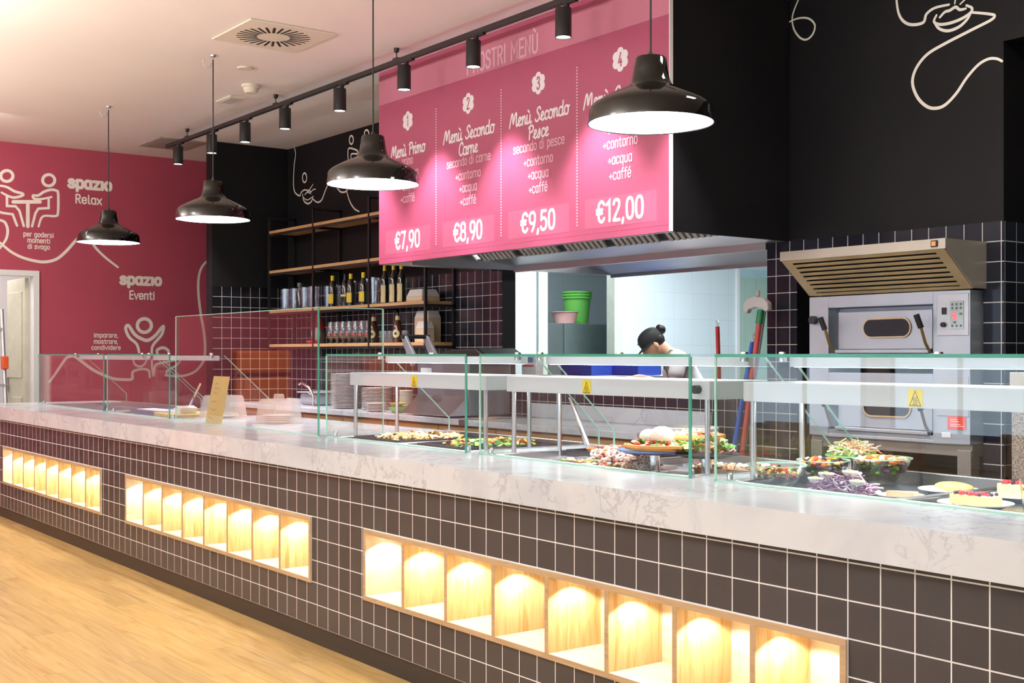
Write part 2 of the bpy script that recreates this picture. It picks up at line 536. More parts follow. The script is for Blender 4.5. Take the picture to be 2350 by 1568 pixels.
SCRIPT = {
 'M': (8.0, '~0,0 .8,5 1.6,9.2 2.3,9.8 2.8,8 3.1,3.4 3.6,3 4.6,7.6 5.5,9.8 6.2,9 6.3,4 6.5,1 7.1,.1 7.9,.8'), 'e': (3.4, '~-.3,1.2 1.4,2.8 2.5,4.7 1.8,6 .8,5.2 .5,3 .9,.8 1.9,0 3.1,.9'),
 'n': (4.8, '~.2,4.8 .7,6 1,4.6 .9,2 .9,0;~.9,2.4 1.7,5.2 2.7,6 3.3,4.8 3.3,2 3.6,.3 4.5,.7'), '\u00f9': (4.6, '~.3,6 .2,3.4 .4,1 1.2,0 2.3,1 3,3.5;~3,6 3,3 3.2,.8 3.8,0 4.6,.8;.9,9.6 2.2,8'), 'P': (5.0, '1.1,0 1.1,9.6;~.1,8.4 1.8,9.8 3.6,9.5 4.5,7.8 3.8,5.8 1.5,4.8'),
 'S': (5.0, '~4.6,8.2 3.8,9.8 2.3,9.6 1.5,8 2.1,6.2 3.4,4.4 3.6,2 2.2,.2 .6,.6 .2,1.8'), 'C': (4.6, '~4.2,7.8 3.4,9.8 1.8,9.2 .7,6.8 .5,3.2 1.4,.6 2.8,0 4.4,1.4'), 'r': (3.0, '~.1,4 .8,6 1.1,4.6 1,2 1,0;~1,3 1.8,5.6 2.9,5.9'),
 'i': (1.9, '~.4,6 .3,3 .4,1 .9,0 1.8,.9;.5,8.4 .5,8.8'), 'm': (7.0, '~.2,4.8 .7,6 1,4.6 .9,2 .9,0;~.9,2.4 1.7,5.2 2.6,6 3.1,4.6 3.1,2 3.1,0;~3.1,2.4 3.9,5.2 4.8,6 5.4,4.8 5.4,2 5.8,.2 6.7,.7'), 'o': (4.2, 'O2,3,1.6,3;~2.6,5.8 3.4,4.8 4.3,5.6'),
 's': (3.6, '~-.2,.8 1.2,3.4 1.9,6 2.4,3.6 2.4,1 1.5,0 .5,.6'), 'c': (3.6, '~3,5 2.2,6 1.1,5.4 .5,3.2 .9,.8 1.9,0 3.3,1'), 'd': (4.8, 'O1.9,3,1.6,3;~3.6,10 3.5,5 3.5,1.4 4,0 4.8,.8'), 'a': (4.6, 'O1.9,3,1.6,3;~3.4,6 3.4,3 3.5,.8 4,0 4.7,.8'),
 'p': (4.4, '.8,6 .8,-3.6;~.8,4 1.8,6 3.2,5.6 3.8,3 3,.4 1.8,0 .8,1.6'), 'l': (2.4, '~.2,1 1.6,5 2,8.6 1.3,9.8 .8,8 .7,3 1,.4 2,.6'), 't': (3.2, '~1.2,9 1.1,5 1.2,1 2,0 3,.8;.2,6.4 2.6,6.6'), ' ': (3.4, ''),
}

def strokes(text, font, track=0.6):
    out, x = [], 0.0
    for ch in text:
        wd, spec = font[ch]
        for s in spec.split(';'):
            if not s:
                continue
            if s[0] == 'O':
                cx, cy, rx, ry = [float(v) for v in s[1:].split(',')]
                pts = []
                for i in range(20):
                    t = 2 * PI * i / 20
                    c, sn = math.cos(t), math.sin(t)
                    e = 0.75
                    pts.append((x + cx + rx * math.copysign(abs(c) ** e, c), cy + ry * math.copysign(abs(sn) ** e, sn)))
                out.append((pts, True))
            else:
                sm = s[0] == '~'
                pts = [tuple(float(v) for v in p.split(',')) for p in s.lstrip('~').split()]
                pts = [(x + a, b) for a, b in pts]
                out.append((catmull(pts) if sm else pts, False))
        x += wd + track
    return out, x - track

def letters(mb, text, font, cx, base, cap, width, weight, to3, slant=0.0, rise=0.0, track=0.6, mi=0):
    """write text centred at cx on a baseline, capitals cap high, fitted to a total width"""
    st, tw = strokes(text, font, track)
    ky = cap / 10.0
    kx = width / tw if width else ky
    for pts, cl in st:
        q = []
        for a, b in pts:
            u = cx + (a - tw / 2) * kx + slant * b * ky
            q.append((u, base + b * ky + rise * (u - cx)))
        ribbon(mb, q, weight, to3, cl, mi)
ART_RELAX= [(1, 0.031, 1, [(3.345, 3.21), (3.339, 3.185), (3.323, 3.165), (3.299, 3.152), (3.274, 3.15), (3.25, 3.158), (3.234, 3.176), (3.228, 3.2), (3.234, 3.224), (3.25, 3.244), (3.274, 3.257), (3.299, 3.26), (3.323, 3.251), (3.339, 3.233)]), (1, 0.031, 1, [(3.759, 3.202), (3.753, 3.176), (3.736, 3.154), (3.712, 3.141), (3.685, 3.139), (3.66, 3.148), (3.644, 3.167), (3.638, 3.191), (3.644, 3.217), (3.66, 3.239), (3.685, 3.252), (3.712, 3.255), (3.736, 3.245), (3.753, 3.227)]), (0, 0.0279, 1, [(3.165, 3.098), (3.24, 3.1), (3.296, 3.089), (3.362, 3.055), (3.44, 3.037), (3.428, 3.013), (3.352, 2.991), (3.292, 3.006), (3.236, 3.033)]), (0, 0.0248, 0, [(3.288, 3.004), (3.288, 2.901), (3.371, 2.904), (3.409, 2.861), (3.451, 2.709)]), (0, 0.0248, 0, [(3.165, 2.847), (3.249, 2.828), (3.343, 2.82), (3.385, 2.709)]), (0, 0.0279, 1, [(3.727, 3.026), (3.63, 2.998), (3.555, 2.995), (3.543, 3.026), (3.595, 3.032), (3.649, 3.072), (3.718, 3.1), (3.773, 3.096), (3.794, 3.064), (3.792, 2.872), (3.765, 2.831), (3.64, 2.819), (3.597, 2.712)]), (0, 0.0248, 0, [(3.698, 3.006), (3.698, 2.909), (3.595, 2.896), (3.566, 2.846), (3.533, 2.71)]), (0, 0.0372, 0, [(3.349, 2.947), (3.611, 2.967)]), (0, 0.0372, 0, [(3.491, 2.946), (3.491, 2.707)])]
ART_EVENTI= [(1, 0.0372, 1, [(4.783, 1.711), (4.775, 1.679), (4.753, 1.653), (4.722, 1.638), (4.688, 1.638), (4.657, 1.652), (4.636, 1.677), (4.628, 1.709), (4.636, 1.741), (4.657, 1.767), (4.688, 1.781), (4.722, 1.782), (4.753, 1.768), (4.775, 1.743)]), (0, 0.0372, 1, [(4.647, 1.423), (4.62, 1.509), (4.539, 1.582), (4.501, 1.674), (4.531, 1.707), (4.594, 1.618), (4.662, 1.571), (4.744, 1.55), (4.83, 1.606), (4.887, 1.678), (4.918, 1.7), (4.896, 1.611), (4.8, 1.495), (4.787, 1.407)]), (0, 0.0341, 1, [(4.852, 1.398), (4.848, 1.445), (4.913, 1.47), (4.97, 1.441), (4.975, 1.394)]), (0, 0.0248, 1, [(4.584, 1.343), (4.595, 1.299), (4.624, 1.274), (4.668, 1.267), (4.712, 1.299), (4.727, 1.339)]), (0, 0.0248, 1, [(4.79, 1.342), (4.79, 1.27), (4.805, 1.168), (4.819, 1.255), (4.845, 1.291), (4.935, 1.312), (5.056, 1.334)]), (0, 0.0248, 1, [(4.958, 1.166), (4.954, 1.21), (4.996, 1.239), (5.071, 1.283), (5.117, 1.341)])]
ART_LINE= [(0, 0.0279, 1, [(3.165, 2.765), (3.221, 2.753), (3.268, 2.733), (3.294, 2.659), (3.277, 2.56), (3.202, 2.448)]), (0, 0.031, 1, [(3.184, 2.555), (3.258, 2.494), (3.334, 2.435), (3.428, 2.39), (3.543, 2.36), (3.659, 2.351), (3.777, 2.386), (3.875, 2.472), (3.985, 2.6), (4.056, 2.635), (4.137, 2.578), (4.198, 2.505), (4.291, 2.421), (4.417, 2.329)]), (0, 0.031, 1, [(5.467, 2.477), (5.375, 2.396), (5.327, 2.286), (5.316, 2.112), (5.341, 1.875), (5.38, 1.659), (5.396, 1.463), (5.375, 1.322), (5.273, 1.204), (5.116, 1.158), (4.939, 1.168)]), (0, 0.031, 1, [(3.707, 1.114), (3.767, 1.199), (3.835, 1.303), (3.876, 1.358), (3.924, 1.379), (3.972, 1.369), (4.048, 1.312), (4.152, 1.235), (4.258, 1.181), (4.364, 1.14), (4.45, 1.129), (4.566, 1.131), (4.573, 1.192), (4.595, 1.22), (4.668, 1.238), (4.727, 1.234), (4.756, 1.212), (4.764, 1.15)])]
ART_BACK= [(0, 0.0168, 1, [(-11.494, 3.568), (-11.449, 3.484), (-11.48, 3.363), (-11.497, 3.194), (-11.47, 3.089), (-11.358, 3.035), (-11.321, 3.066), (-11.241, 3.083), (-11.109, 3.055)]), (1, 0.0168, 1, [(-11.201, 3.203), (-11.205, 3.183), (-11.218, 3.168), (-11.237, 3.161), (-11.258, 3.163), (-11.276, 3.174), (-11.289, 3.193), (-11.294, 3.214), (-11.289, 3.234), (-11.276, 3.249), (-11.258, 3.256), (-11.237, 3.254), (-11.218, 3.242), (-11.205, 3.224)]), (0, 0.0168, 1, [(-11.291, 3.044), (-11.264, 2.975), (-11.174, 2.935), (-11.093, 2.953), (-11.06, 3.0)]), (0, 0.0112, 1, [(-11.287, 3.016), (-11.191, 2.975), (-11.076, 2.994)]), (0, 0.014, 1, [(-11.241, 3.034), (-11.181, 3.054), (-11.109, 3.031)]), (0, 0.0112, 1, [(-11.191, 3.055), (-11.125, 3.083), (-11.06, 3.121)]), (0, 0.0112, 1, [(-11.109, 3.043), (-11.06, 3.065), (-11.005, 3.065)]), (0, 0.0168, 1, [(-11.076, 2.979), (-10.973, 2.93), (-10.878, 2.943), (-10.796, 3.032), (-10.712, 3.105), (-10.574, 3.133)]), (1, 0.0168, 1, [(-10.238, 3.454), (-10.241, 3.437), (-10.252, 3.424), (-10.267, 3.418), (-10.284, 3.421), (-10.299, 3.431), (-10.31, 3.446), (-10.314, 3.464), (-10.31, 3.481), (-10.299, 3.494), (-10.284, 3.5), (-10.267, 3.497), (-10.252, 3.487), (-10.241, 3.472)]), (0, 0.0168, 1, [(-10.334, 3.243), (-10.34, 3.367), (-10.287, 3.381), (-10.16, 3.34), (-10.165, 3.312), (-10.276, 3.322), (-10.276, 3.257)]), (1, 0.0168, 1, [(-9.942, 3.471), (-9.946, 3.457), (-9.958, 3.447), (-9.974, 3.443), (-9.993, 3.445), (-10.01, 3.454), (-10.022, 3.468), (-10.026, 3.483), (-10.022, 3.497), (-10.01, 3.508), (-9.993, 3.512), (-9.974, 3.509), (-9.958, 3.5), (-9.946, 3.486)]), (0, 0.0168, 1, [(-10.558, 3.028), (-10.483, 2.982), (-10.393, 2.973), (-10.334, 2.997)]), (0, 0.0168, 1, [(-10.37, 2.979), (-10.305, 2.871), (-10.217, 2.793), (-10.125, 2.757)])]
ART_RIGHT= [(0, 0.0123, 1, [(-4.814, 3.551), (-4.852, 3.489), (-4.872, 3.433), (-4.859, 3.365), (-4.814, 3.305), (-4.763, 3.282), (-4.716, 3.305), (-4.701, 3.356), (-4.745, 3.403), (-4.814, 3.422), (-4.878, 3.419), (-4.932, 3.406)]), (0, 0.0168, 1, [(-4.134, 3.395), (-4.121, 3.304), (-4.089, 3.246), (-4.035, 3.213), (-3.961, 3.209), (-3.941, 3.25), (-3.889, 3.272), (-3.803, 3.27)]), (0, 0.0168, 1, [(-3.879, 3.23), (-3.894, 3.199), (-3.858, 3.176), (-3.793, 3.17), (-3.723, 3.179), (-3.674, 3.199), (-3.667, 3.221), (-3.699, 3.242)]), (0, 0.0168, 1, [(-3.891, 3.194), (-3.863, 3.155), (-3.808, 3.131), (-3.743, 3.138), (-3.694, 3.168), (-3.672, 3.199)]), (0, 0.0168, 1, [(-3.858, 3.214), (-3.828, 3.236), (-3.798, 3.238), (-3.763, 3.248), (-3.738, 3.228), (-3.703, 3.226)]), (0, 0.0112, 1, [(-3.768, 3.267), (-3.762, 3.303)]), (0, 0.0112, 1, [(-3.736, 3.257), (-3.694, 3.283)]), (0, 0.0179, 1, [(-3.664, 3.197), (-3.573, 3.169), (-3.537, 3.152), (-3.559, 3.133), (-3.669, 3.106), (-3.828, 3.066), (-3.93, 3.033), (-3.993, 2.983), (-4.025, 2.925), (-4.025, 2.87), (-3.993, 2.801), (-3.941, 2.749), (-3.889, 2.729), (-3.828, 2.736), (-3.758, 2.788), (-3.699, 2.857), (-3.631, 2.914), (-3.573, 2.934), (-3.526, 2.927), (-3.495, 2.908)])]
# ---------------------------------------------------------------- materials
BLACKP = plain('black_paint', srgb(19, 18, 20), 0.6, var=0.08, scale=2, spec=0.22)
CRIM = plain('crimson_paint', srgb(166, 66, 86), 0.6, var=0.03, scale=2)
CREAMP = plain('cream_lettering_paint', srgb(246, 238, 226), 0.6, var=0.02)
CEIL = plain('ceiling_paint', srgb(244, 236, 230), 0.75, var=0.015, scale=1.5)
WHITEP = plain('white_paint', srgb(235, 236, 236), 0.6, var=0.02)
GROUT = srgb(234, 234, 238)
TILEF = tiles('counter_tiles', srgb(53, 51, 54), GROUT, 'XZ', (-2.127, 0.826), (0.107, 0.105), gw=0.0042, rough=0.34, var=0.12, spec=0.35)
TILEB = tiles('back_wall_tiles', srgb(34, 34, 44), srgb(214, 212, 206), 'XZ', (-3.604, 1.983), (0.107, 0.105), gw=0.0045, rough=0.16, spec=0.3)
TILEE = tiles('end_wall_tiles', srgb(28, 26, 30), srgb(214, 212, 206), 'YZ', (5.034, 1.983), (0.1035, 0.105), gw=0.0045, rough=0.16, spec=0.3)
TILEK = tiles('kitchen_tiles', srgb(218, 229, 233), srgb(203, 214, 219), 'YZ', (8.0, 0.0), (0.30, 0.30), gw=0.005, rough=0.3, var=0.012)
FLOORW = wood('oak_floor', srgb(194, 162, 104), srgb(210, 180, 124), srgb(168, 134, 82), 'X', 1.0, 0.32, plank=(1.25, 0.19))
FLOORG = plain('grey_kitchen_floor', srgb(84, 80, 78), 0.5, var=0.1)
MARBLE = marble('white_veined_marble', 0.16)
PLY = wood('plywood_edge', srgb(176, 148, 116), srgb(186, 158, 126), srgb(162, 134, 102), 'X', 2.0, 0.5)
BIRCH = wood('birch_panel', srgb(228, 196, 142), srgb(238, 212, 164), srgb(204, 160, 100), 'Z', 1.6, 0.4)
BIRCHL = wood('pale_birch_panel', srgb(240, 222, 196), srgb(244, 230, 208), srgb(232, 208, 176), 'X', 1.0, 0.4)
SHELFW = wood('oak_shelf', srgb(206, 164, 112), srgb(218, 180, 130), srgb(184, 140, 90), 'X', 1.4, 0.45)
BLKGLOSS = plain('glossy_black_enamel', srgb(12, 11, 10), 0.07, var=0.05, coat=0.0, spec=0.42)
BLKMETAL = plain('black_metal', srgb(24, 23, 24), 0.45, var=0.06)
STEEL = plain('brushed_steel', (0.62, 0.62, 0.64, 1), 0.28, metal=1.0, var=0.05, scale=3)
STEELD = plain('satin_steel', (0.50, 0.50, 0.52, 1), 0.38, metal=1.0, var=0.06, scale=3)
STEELW = plain('stained_steel', srgb(200, 194, 184), 0.4, metal=0.3, var=0.08, scale=5)
CHROME = plain('chrome', (0.8, 0.8, 0.82, 1), 0.12, metal=1.0, var=0.02)
PINK = plain('pink_board', srgb(168, 74, 106), 0.42, var=0.02, scale=2)
PINKL = plain('light_pink_band', srgb(196, 120, 142), 0.42, var=0.02)
PINKM = plain('mid_pink_panel', srgb(178, 88, 118), 0.42, var=0.02)
LETW = plain('white_lettering', srgb(244, 238, 240), 0.5, var=0.01)
LETP = plain('pale_pink_lettering', srgb(226, 176, 190), 0.5, var=0.01)
GLASS = thin_glass('clear_pane', (0.97, 0.985, 0.98), 1.0)
GEDGE = cloudy('green_glass_edge', srgb(70, 160, 140), 0.72, 0.15)
GEDGEL = cloudy('pale_green_glass_edge', srgb(176, 226, 208), 0.75, 0.15)
LAMPW = emit('lamp_glow', (1.0, 0.97, 0.92, 1), 9.0)
SPOTW = emit('spot_glow', (1.0, 0.97, 0.93, 1), 12.0)
LEDW = emit('led_glow', (1.0, 0.98, 0.95, 1), 14.0)
PUCKW = emit('niche_glow', (1.0, 0.93, 0.78, 1), 10.0)

# ---------------------------------------------------------------- room shell
CZ, YB, YB2 = 3.55, 5.77, 5.90
struct(MB().box(-15.2, 5, -7, 2.80, -0.1, 0).build('floor', FLOORW))
fk = struct(MB().box(-12.92, 5, 2.80, 11.6, -0.1, 0.0).build('floor_kitchen', FLOORG))
struct(MB().box(-15.2, 5, -7, YB2, CZ, CZ + 0.1).build('ceiling', CEIL))
struct(MB().box(-12, -3.61, YB2 + 0.9, 11.6, 3.2, 3.3).build('ceiling_kitchen', WHITEP))
struct(MB().box(-3.59, 5.0, YB2, 9.0, CZ, CZ + 0.1).build('ceiling_passage', WHITEP))

wl = MB()
wl.box(-13.02, -12.92, 3.595, YB, 0, CZ)
wl.box(-13.02, -12.92, 2.60, 3.595, 2.25, CZ)
wl.box(-13.02, -12.92, -7, 2.60, 0, CZ)
wall_left = struct(wl.build('wall_left', CRIM))
struct(MB().box(5.0, 5.1, -7, 11.6, 0, CZ).build('wall_right', WHITEP))
wf = MB()
wf.box(-15.2, 5, -7.1, -7.0, 0, CZ)
wall_front = struct(wf.build('wall_front', WHITEP))
# corridor seen through the doorway
cor = MB()
cor.box(-15.2, -15.1, -7, YB, 0, CZ)
cor.box(-15.1, -13.02, YB - 0.3, YB - 0.2, 0, CZ)
cor.box(-15.1, -13.02, 1.2, 1.3, 0, CZ)
struct(cor.build('wall_corridor', WHITEP))

# partition between the crimson wall and the back wall
we = MB().box(-11.77, -11.63, 4.93, YB, 2.085, CZ).box(-11.77, -11.632, 4.93, YB, 0, 2.085)
wall_end = struct(we.build('wall_end', BLACKP))
MB().box(-11.632, -11.626, 4.94, YB, 0, 2.085).build('tile_cladding', TILEE, wall_end)

# back wall: pass-through, oven niche and side passage are real openings
wb = MB()
TT = 2.085
def bw(x0, x1, z0, z1):
    wb.box(x0, x1, YB, YB2, z0, z1)
bw(-12.92, -7.83, 0, CZ)
bw(-7.83, -5.066, 0, 1.19)
bw(-7.83, -5.066, 2.63, CZ)
bw(-5.066, -4.833, 0, CZ)
bw(-4.833, -3.598, 1.985, CZ)
bw(-3.598, -3.487, 0, CZ)
bw(-3.487, 5.0, 3.01, CZ)
wn_ = MB()
wn_.box(-4.833, -3.598, 6.55, 6.62, 0, 2.0)
wn_.box(-4.90, -4.833, YB2, 6.62, 0, 2.0)
wn_.box(-3.598, -3.487, YB2, 9.0, 0, CZ)
wn_.box(-3.487, 5.0, 8.9, 9.0, 0, CZ)
wall_back = struct(wb.build('wall_back', BLACKP))
struct(wn_.build('wall_niche', BLACKP))
tb = MB()
for x0, x1, z0, z1 in ((-11.63, -7.83, 0, TT), (-7.83, -5.066, 0, 1.19), (-5.066, -4.833, 0, TT), (-4.833, -3.598, 1.985, TT), (-3.598, -3.4835, 0, TT)):
    tb.box(x0, x1, YB - 0.005, YB, z0, z1)
MBt = tb.build('tile_cladding', TILEB, wall_back)
tj = MB().box(-3.487, -3.4825, YB, 8.89, 0, TT)
TILEJ = tiles('jamb_tiles', srgb(38, 44, 54), srgb(190, 188, 182), 'YZ', (5.775, 1.983), (0.107, 0.105), gw=0.0045, rough=0.14)
tj.build('jamb_tile_cladding', TILEJ, wall_back)
struct(MB().box(-7.82, -5.076, YB - 0.03, YB2 + 0.52, 1.191, 1.215).build('trim_3', STEELD))

# kitchen beyond the pass-through
kw = MB()
kw.box(-10.08, -10.0, YB2, 7.815, 0, 3.2)
kw.box(-10.08, -10.0, 8.99, 10.86, 0, 3.2)
kw.box(-10.08, -10.0, 7.815, 8.99, 2.55, 3.2)
kw.box(-10.08, -10.0, 10.86, 11.6, 2.42, 3.2)
kw.box(-12, -3.4, 11.6, 11.7, 0, 3.2)
kw.box(-12.1, -12, YB2, 11.6, 0, 3.2)
wall_kitchen = struct(kw.build('wall_kitchen', TILEK))
tr = MB()
tr.box(-10.1, -9.97, 7.815, 7.937, 0, 2.6).box(-10.1, -9.97, 8.87, 8.99, 0, 2.6)
struct(tr.build('trim_1', plain('cream_door_post', srgb(206, 212, 198), 0.5)))
struct(MB().box(-10.05, -9.975, 10.82, 10.87, 0, 2.45).box(-10.05, -9.975, 11.38, 11.43, 0, 2.45).build('trim_2', WHITEP))

# ---------------------------------------------------------------- drawings and words painted on the walls
def drawing(name, art, parent, to3, mat):
    mb = MB()
    for cl, wd, sm, pts in art:
        p = catmull(pts, bool(cl), 5) if sm else pts
        ribbon(mb, p, wd, to3, bool(cl), taper=(not cl and sm))
        if not sm:
            for q in pts[1:-1]:
                o2 = len(mb.v)
                mb.v += [to3(q[0] + wd / 2 * math.cos(2 * PI * k / 10), q[1] + wd / 2 * math.sin(2 * PI * k / 10)) for k in range(10)]
                mb.f.append(tuple(range(o2, o2 + 10)))
                mb.m.append(0)
    return mb.build(name, mat, parent)
t_left = lambda u, v: (-12.919, u, v)
t_back = lambda u, v: (u, YB - 0.0012, v)
drawing('seated_figures_drawing', ART_RELAX, wall_left, t_left, CREAMP)
drawing('raised_arms_drawing', ART_EVENTI, wall_left, t_left, CREAMP)
drawing('line_drawing', ART_LINE, wall_left, t_left, CREAMP)
drawing('cup_line_drawing', ART_BACK, wall_back, t_back, CREAMP)
drawing('large_cup_drawing', ART_RIGHT, wall_back, t_back, CREAMP)
def words(name, parent, text, x0, x1, base, cap, weight, to3, mat, font=SANS, rise=0.0, track=0.6, slant=0.0):
    mb = MB()
    letters(mb, text, font, (x0 + x1) / 2, base, cap, x1 - x0, weight, to3, rise=rise, track=track, slant=slant)
    return mb.build(name, mat, parent)
for txt, a, b, z, cap, wt in (('spaz\u0131o', 3.895, 4.35, 3.145, 0.110, 0.034), ('Relax', 3.969, 4.245, 2.984, 0.088, 0.016), ('per godersi', 3.447, 3.749, 2.606, 0.048, 0.0085),
                              ('momenti', 3.486, 3.714, 2.544, 0.050, 0.0085), ('di svago', 3.489, 3.71, 2.482, 0.048, 0.0085), ('spaz\u0131o', 4.44, 4.895, 2.155, 0.105, 0.034), ('Eventi', 4.541, 4.82, 1.995, 0.084, 0.016),
                              ('imparare,', 4.161, 4.421, 1.578, 0.048, 0.0085), ('mostrare,', 4.161, 4.421, 1.512, 0.048, 0.0085), ('condividere', 4.137, 4.447, 1.448, 0.046, 0.0085)):
    words('lettering', wall_left, txt, a, b, z, cap, wt, t_left, CREAMP)

# ---------------------------------------------------------------- doorway at the far left
DOORC = plain('cream_door', srgb(206, 204, 184), 0.5)
d1 = MB()
d1.box(-13.06, -12.90, 3.545, 3.60, 0, 2.255).box(-13.06, -12.90, 2.60, 2.655, 0, 2.255)
d1.box(-13.06, -12.90, 2.655, 3.545, 2.20, 2.255)
door = struct(d1.build('door_1', WHITEP))
dl = MB().box(-13.75, -13.06, 3.50, 3.54, 0.01, 2.19)
leaf = dl.build('door_leaf', DOORC, door, bevel=0.004)
MB().box(-13.65, -13.16, 3.492, 3.5, 1.15, 2.05).box(-13.65, -13.16, 3.492, 3.5, 0.2, 0.95).build('leaf_panel', DOORC, leaf, bevel=0.004)
MB().box(-13.70, -13.67, 3.45, 3.50, 1.0, 1.15).tube([(-13.68, 3.46, 1.07), (-13.55, 3.46, 1.07)], 0.011).build('door_handle', STEELD, leaf, smooth=True)

# ---------------------------------------------------------------- windows of the hall behind the camera
SKYW = emit('daylight_pane', (0.58, 0.79, 1.0, 1), 2.5)
for i, x in enumerate((-11.0, -8.6, -6.2, -3.8, -1.4, 1.0, 3.4)):
    wn = MB()
    wn.box(x - 1.0, x + 1.0, -7.0, -6.96, 0.35, 0.42).box(x - 1.0, x + 1.0, -7.0, -6.96, 2.95, 3.02).box(x - 1.0, x - 0.94, -7.0, -6.96, 0.35, 3.02).box(x + 0.94, x + 1.0, -7.0, -6.96, 0.35, 3.02).box(x - 0.03, x + 0.03, -7.0, -6.96, 0.35, 3.02)
    o = struct(wn.build('window_%d' % (i + 1), BLKMETAL))
    MB().box(x - 0.94, x + 0.94, -6.995, -6.985, 0.42, 2.95).build('pane', SKYW, o)

# ---------------------------------------------------------------- service counter
X0, X1, YC = -11.75, -0.75, 2.75
MT, MBZ = 0.95, 0.842
NICHES = ((-10.917, -8.365), (-7.88, -5.284), (-4.777, -2.127))
NZ0, NZ1 = 0.295, 0.614
base = thing('service_counter', 'long service counter clad in dark square tiles with lit wooden niches', 'counter', (X0, YC, 0))
c = MB()
c.box(X0, X1, YC, YC + 0.018, NZ1, MBZ)
c.box(X0, X1, YC, YC + 0.018, 0.092, NZ0)
xs = [X0] + [v for n in NICHES for v in n] + [X1]
for i in range(0, len(xs), 2):
    c.box(xs[i], xs[i + 1], YC, YC + 0.018, NZ0, NZ1)
c.build('tile_cladding', TILEF, base)
b2 = MB()
b2.box(X0, X1, YC + 0.012, YC + 0.04, 0.0, 0.092)
b2.box(X0, X0 + 0.02, YC + 0.02, 3.93, 0, MBZ)
b2.box(X1 - 0.02, X1, YC + 0.02, 3.93, 0, MBZ)
b2.box(X0, X1, 3.91, 3.93, 0, MBZ)
b2.build('plinth', BLKMETAL, base)
wt = thing('marble_worktop', 'thick white grey-veined marble worktop along the tiled service counter', 'worktop', (X0, YC, MBZ))
WELLS = [(-11.32, -9.54), (-9.46, -8.162), (-5.89, -4.552), (-4.449, -3.128), (-3.01, -1.55)]
WY0, WY1 = 3.20, 3.90
for sa, sb in ((X0 - 0.03, -5.22), (-5.2185, X1)):
    sm = MB()
    sm.box(sa, sb, YC - 0.03, WY0, MBZ + 0.0005, MT).box(sa, sb, WY1, 3.98, MBZ + 0.0005, MT)
    cur = sa
    for a, b in WELLS:
        a, b = a + 0.05, b - 0.05
        if b < sa or a > sb:
            continue
        if max(a, sa) > cur:
            sm.box(cur, max(a, sa), WY0, WY1, MBZ + 0.0005, MT)
        cur = min(b, sb)
    if cur < sb:
        sm.box(cur, sb, WY0, WY1, MBZ + 0.0005, MT)
    sm.build('slab', MARBLE, wt)

NICHE_L = ('at the far end of the counter', 'at the middle of the counter', 'nearest, below the pizza and salad cases')
for ni, (a, b) in enumerate(NICHES):
    r = thing('display_niche', 'lit plywood niche of eight empty compartments ' + NICHE_L[ni], 'niche', (a, YC, NZ0), group='lit wooden niches in the counter front')
    t, dp = 0.021, 0.255
    f0, f1 = YC - 0.008, YC + dp
    MB().box(a, b, f0, f1, NZ1 - t, NZ1).box(a, b, f0, f1, NZ0, NZ0 + t).box(a, a + t, f0, f1, NZ0 + t, NZ1 - t).box(b - t, b, f0, f1, NZ0 + t, NZ1 - t).build('frame', [BIRCHL], r)
    MB().box(a, b, f0 - 0.001, f0, NZ1 - t, NZ1).box(a, b, f0 - 0.001, f0, NZ0, NZ0 + t).box(a, a + t, f0 - 0.001, f0, NZ0 + t, NZ1 - t).box(b - t, b, f0 - 0.001, f0, NZ0 + t, NZ1 - t).build('edge_band', PLY, r)
    MB().box(a + t, b - t, f1 - 0.012, f1, NZ0 + t, NZ1 - t).build('back_panel', BIRCHL, r)
    cw = (b - a - t) / 8
    for k in range(8):
        x = a + t + k * cw
        if k:
            dv = MB().box(x - t, x, f0 + 0.0, f1 - 0.012, NZ0 + t, NZ1 - t).build('divider', BIRCH, r)
            MB().box(x - t, x, f0 - 0.001, f0, NZ0 + t, NZ1 - t).build('divider_edge', PLY, dv)
        px, py, pz = x + 0.07, YC + 0.09, NZ1 - t
        MB().lathe([(0, 0), (0.026, 0), (0.026, -0.006), (0, -0.006)], (px, py, pz), 14).build('puck_light', PUCKW, r, smooth=True)
        light('niche_lamp', 'SPOT', (px, py, pz - 0.012), 5.2, (1.0, 0.88, 0.68), spot=124, blend=0.18, radius=0.010, parent=r)

# ---------------------------------------------------------------- menu board
mbrd = thing('menu_board', 'large pink menu board with four numbered menus and prices', 'menu board', (-6.47, 4.76, 2.085))
BX0, BX1, BZ0 = -8.05, -4.89, 2.085
MB().box(BX0, BX1, 4.76, 4.778, BZ0, CZ - 0.002).build('panel', PINK, mbrd)
MB().box(BX1, BX1 + 0.006, 4.755, 4.78, BZ0, CZ - 0.002).build('edge_strip', LETW, mbrd)
pl = lambda d: (lambda u, v: (u, 4.76 - d, v))
def quad(mb, x0, x1, z0, z1, to3):
    mb.add([to3(x0, z0), to3(x1, z0), to3(x1, z1), to3(x0, z1)], [(0, 1, 2, 3)])
m = MB(); quad(m, BX0, BX1, 3.297, 3.488, pl(0.0005)); m.build('title_band', PINKL, mbrd)
m = MB(); quad(m, BX0, BX1, 2.122, 2.125, pl(0.0005)); m.build('seam', plain('dark_pink_seam', srgb(176, 66, 104), 0.5), mbrd)
mm = MB()
letters(mm, 'I NOSTRI MEN\u00d9', SANS, -6.475, 3.322, 0.115, 0.80, 0.017, pl(0.0009))
mm.build('title_lettering', LETP, mbrd)
cols = (-7.636, -6.855, -6.075, -5.30)
for x in (-7.256, -6.474, -5.693):
    dots = MB()
    z = 2.185
    while z < 3.165:
        dots.add([(x + 0.0055 * math.cos(k * PI / 3), 4.7592, z + 0.0055 * math.sin(k * PI / 3)) for k in range(6)], [tuple(range(6))])
        z += 0.0185
    dots.build('dotted_divider', LETW, mbrd)
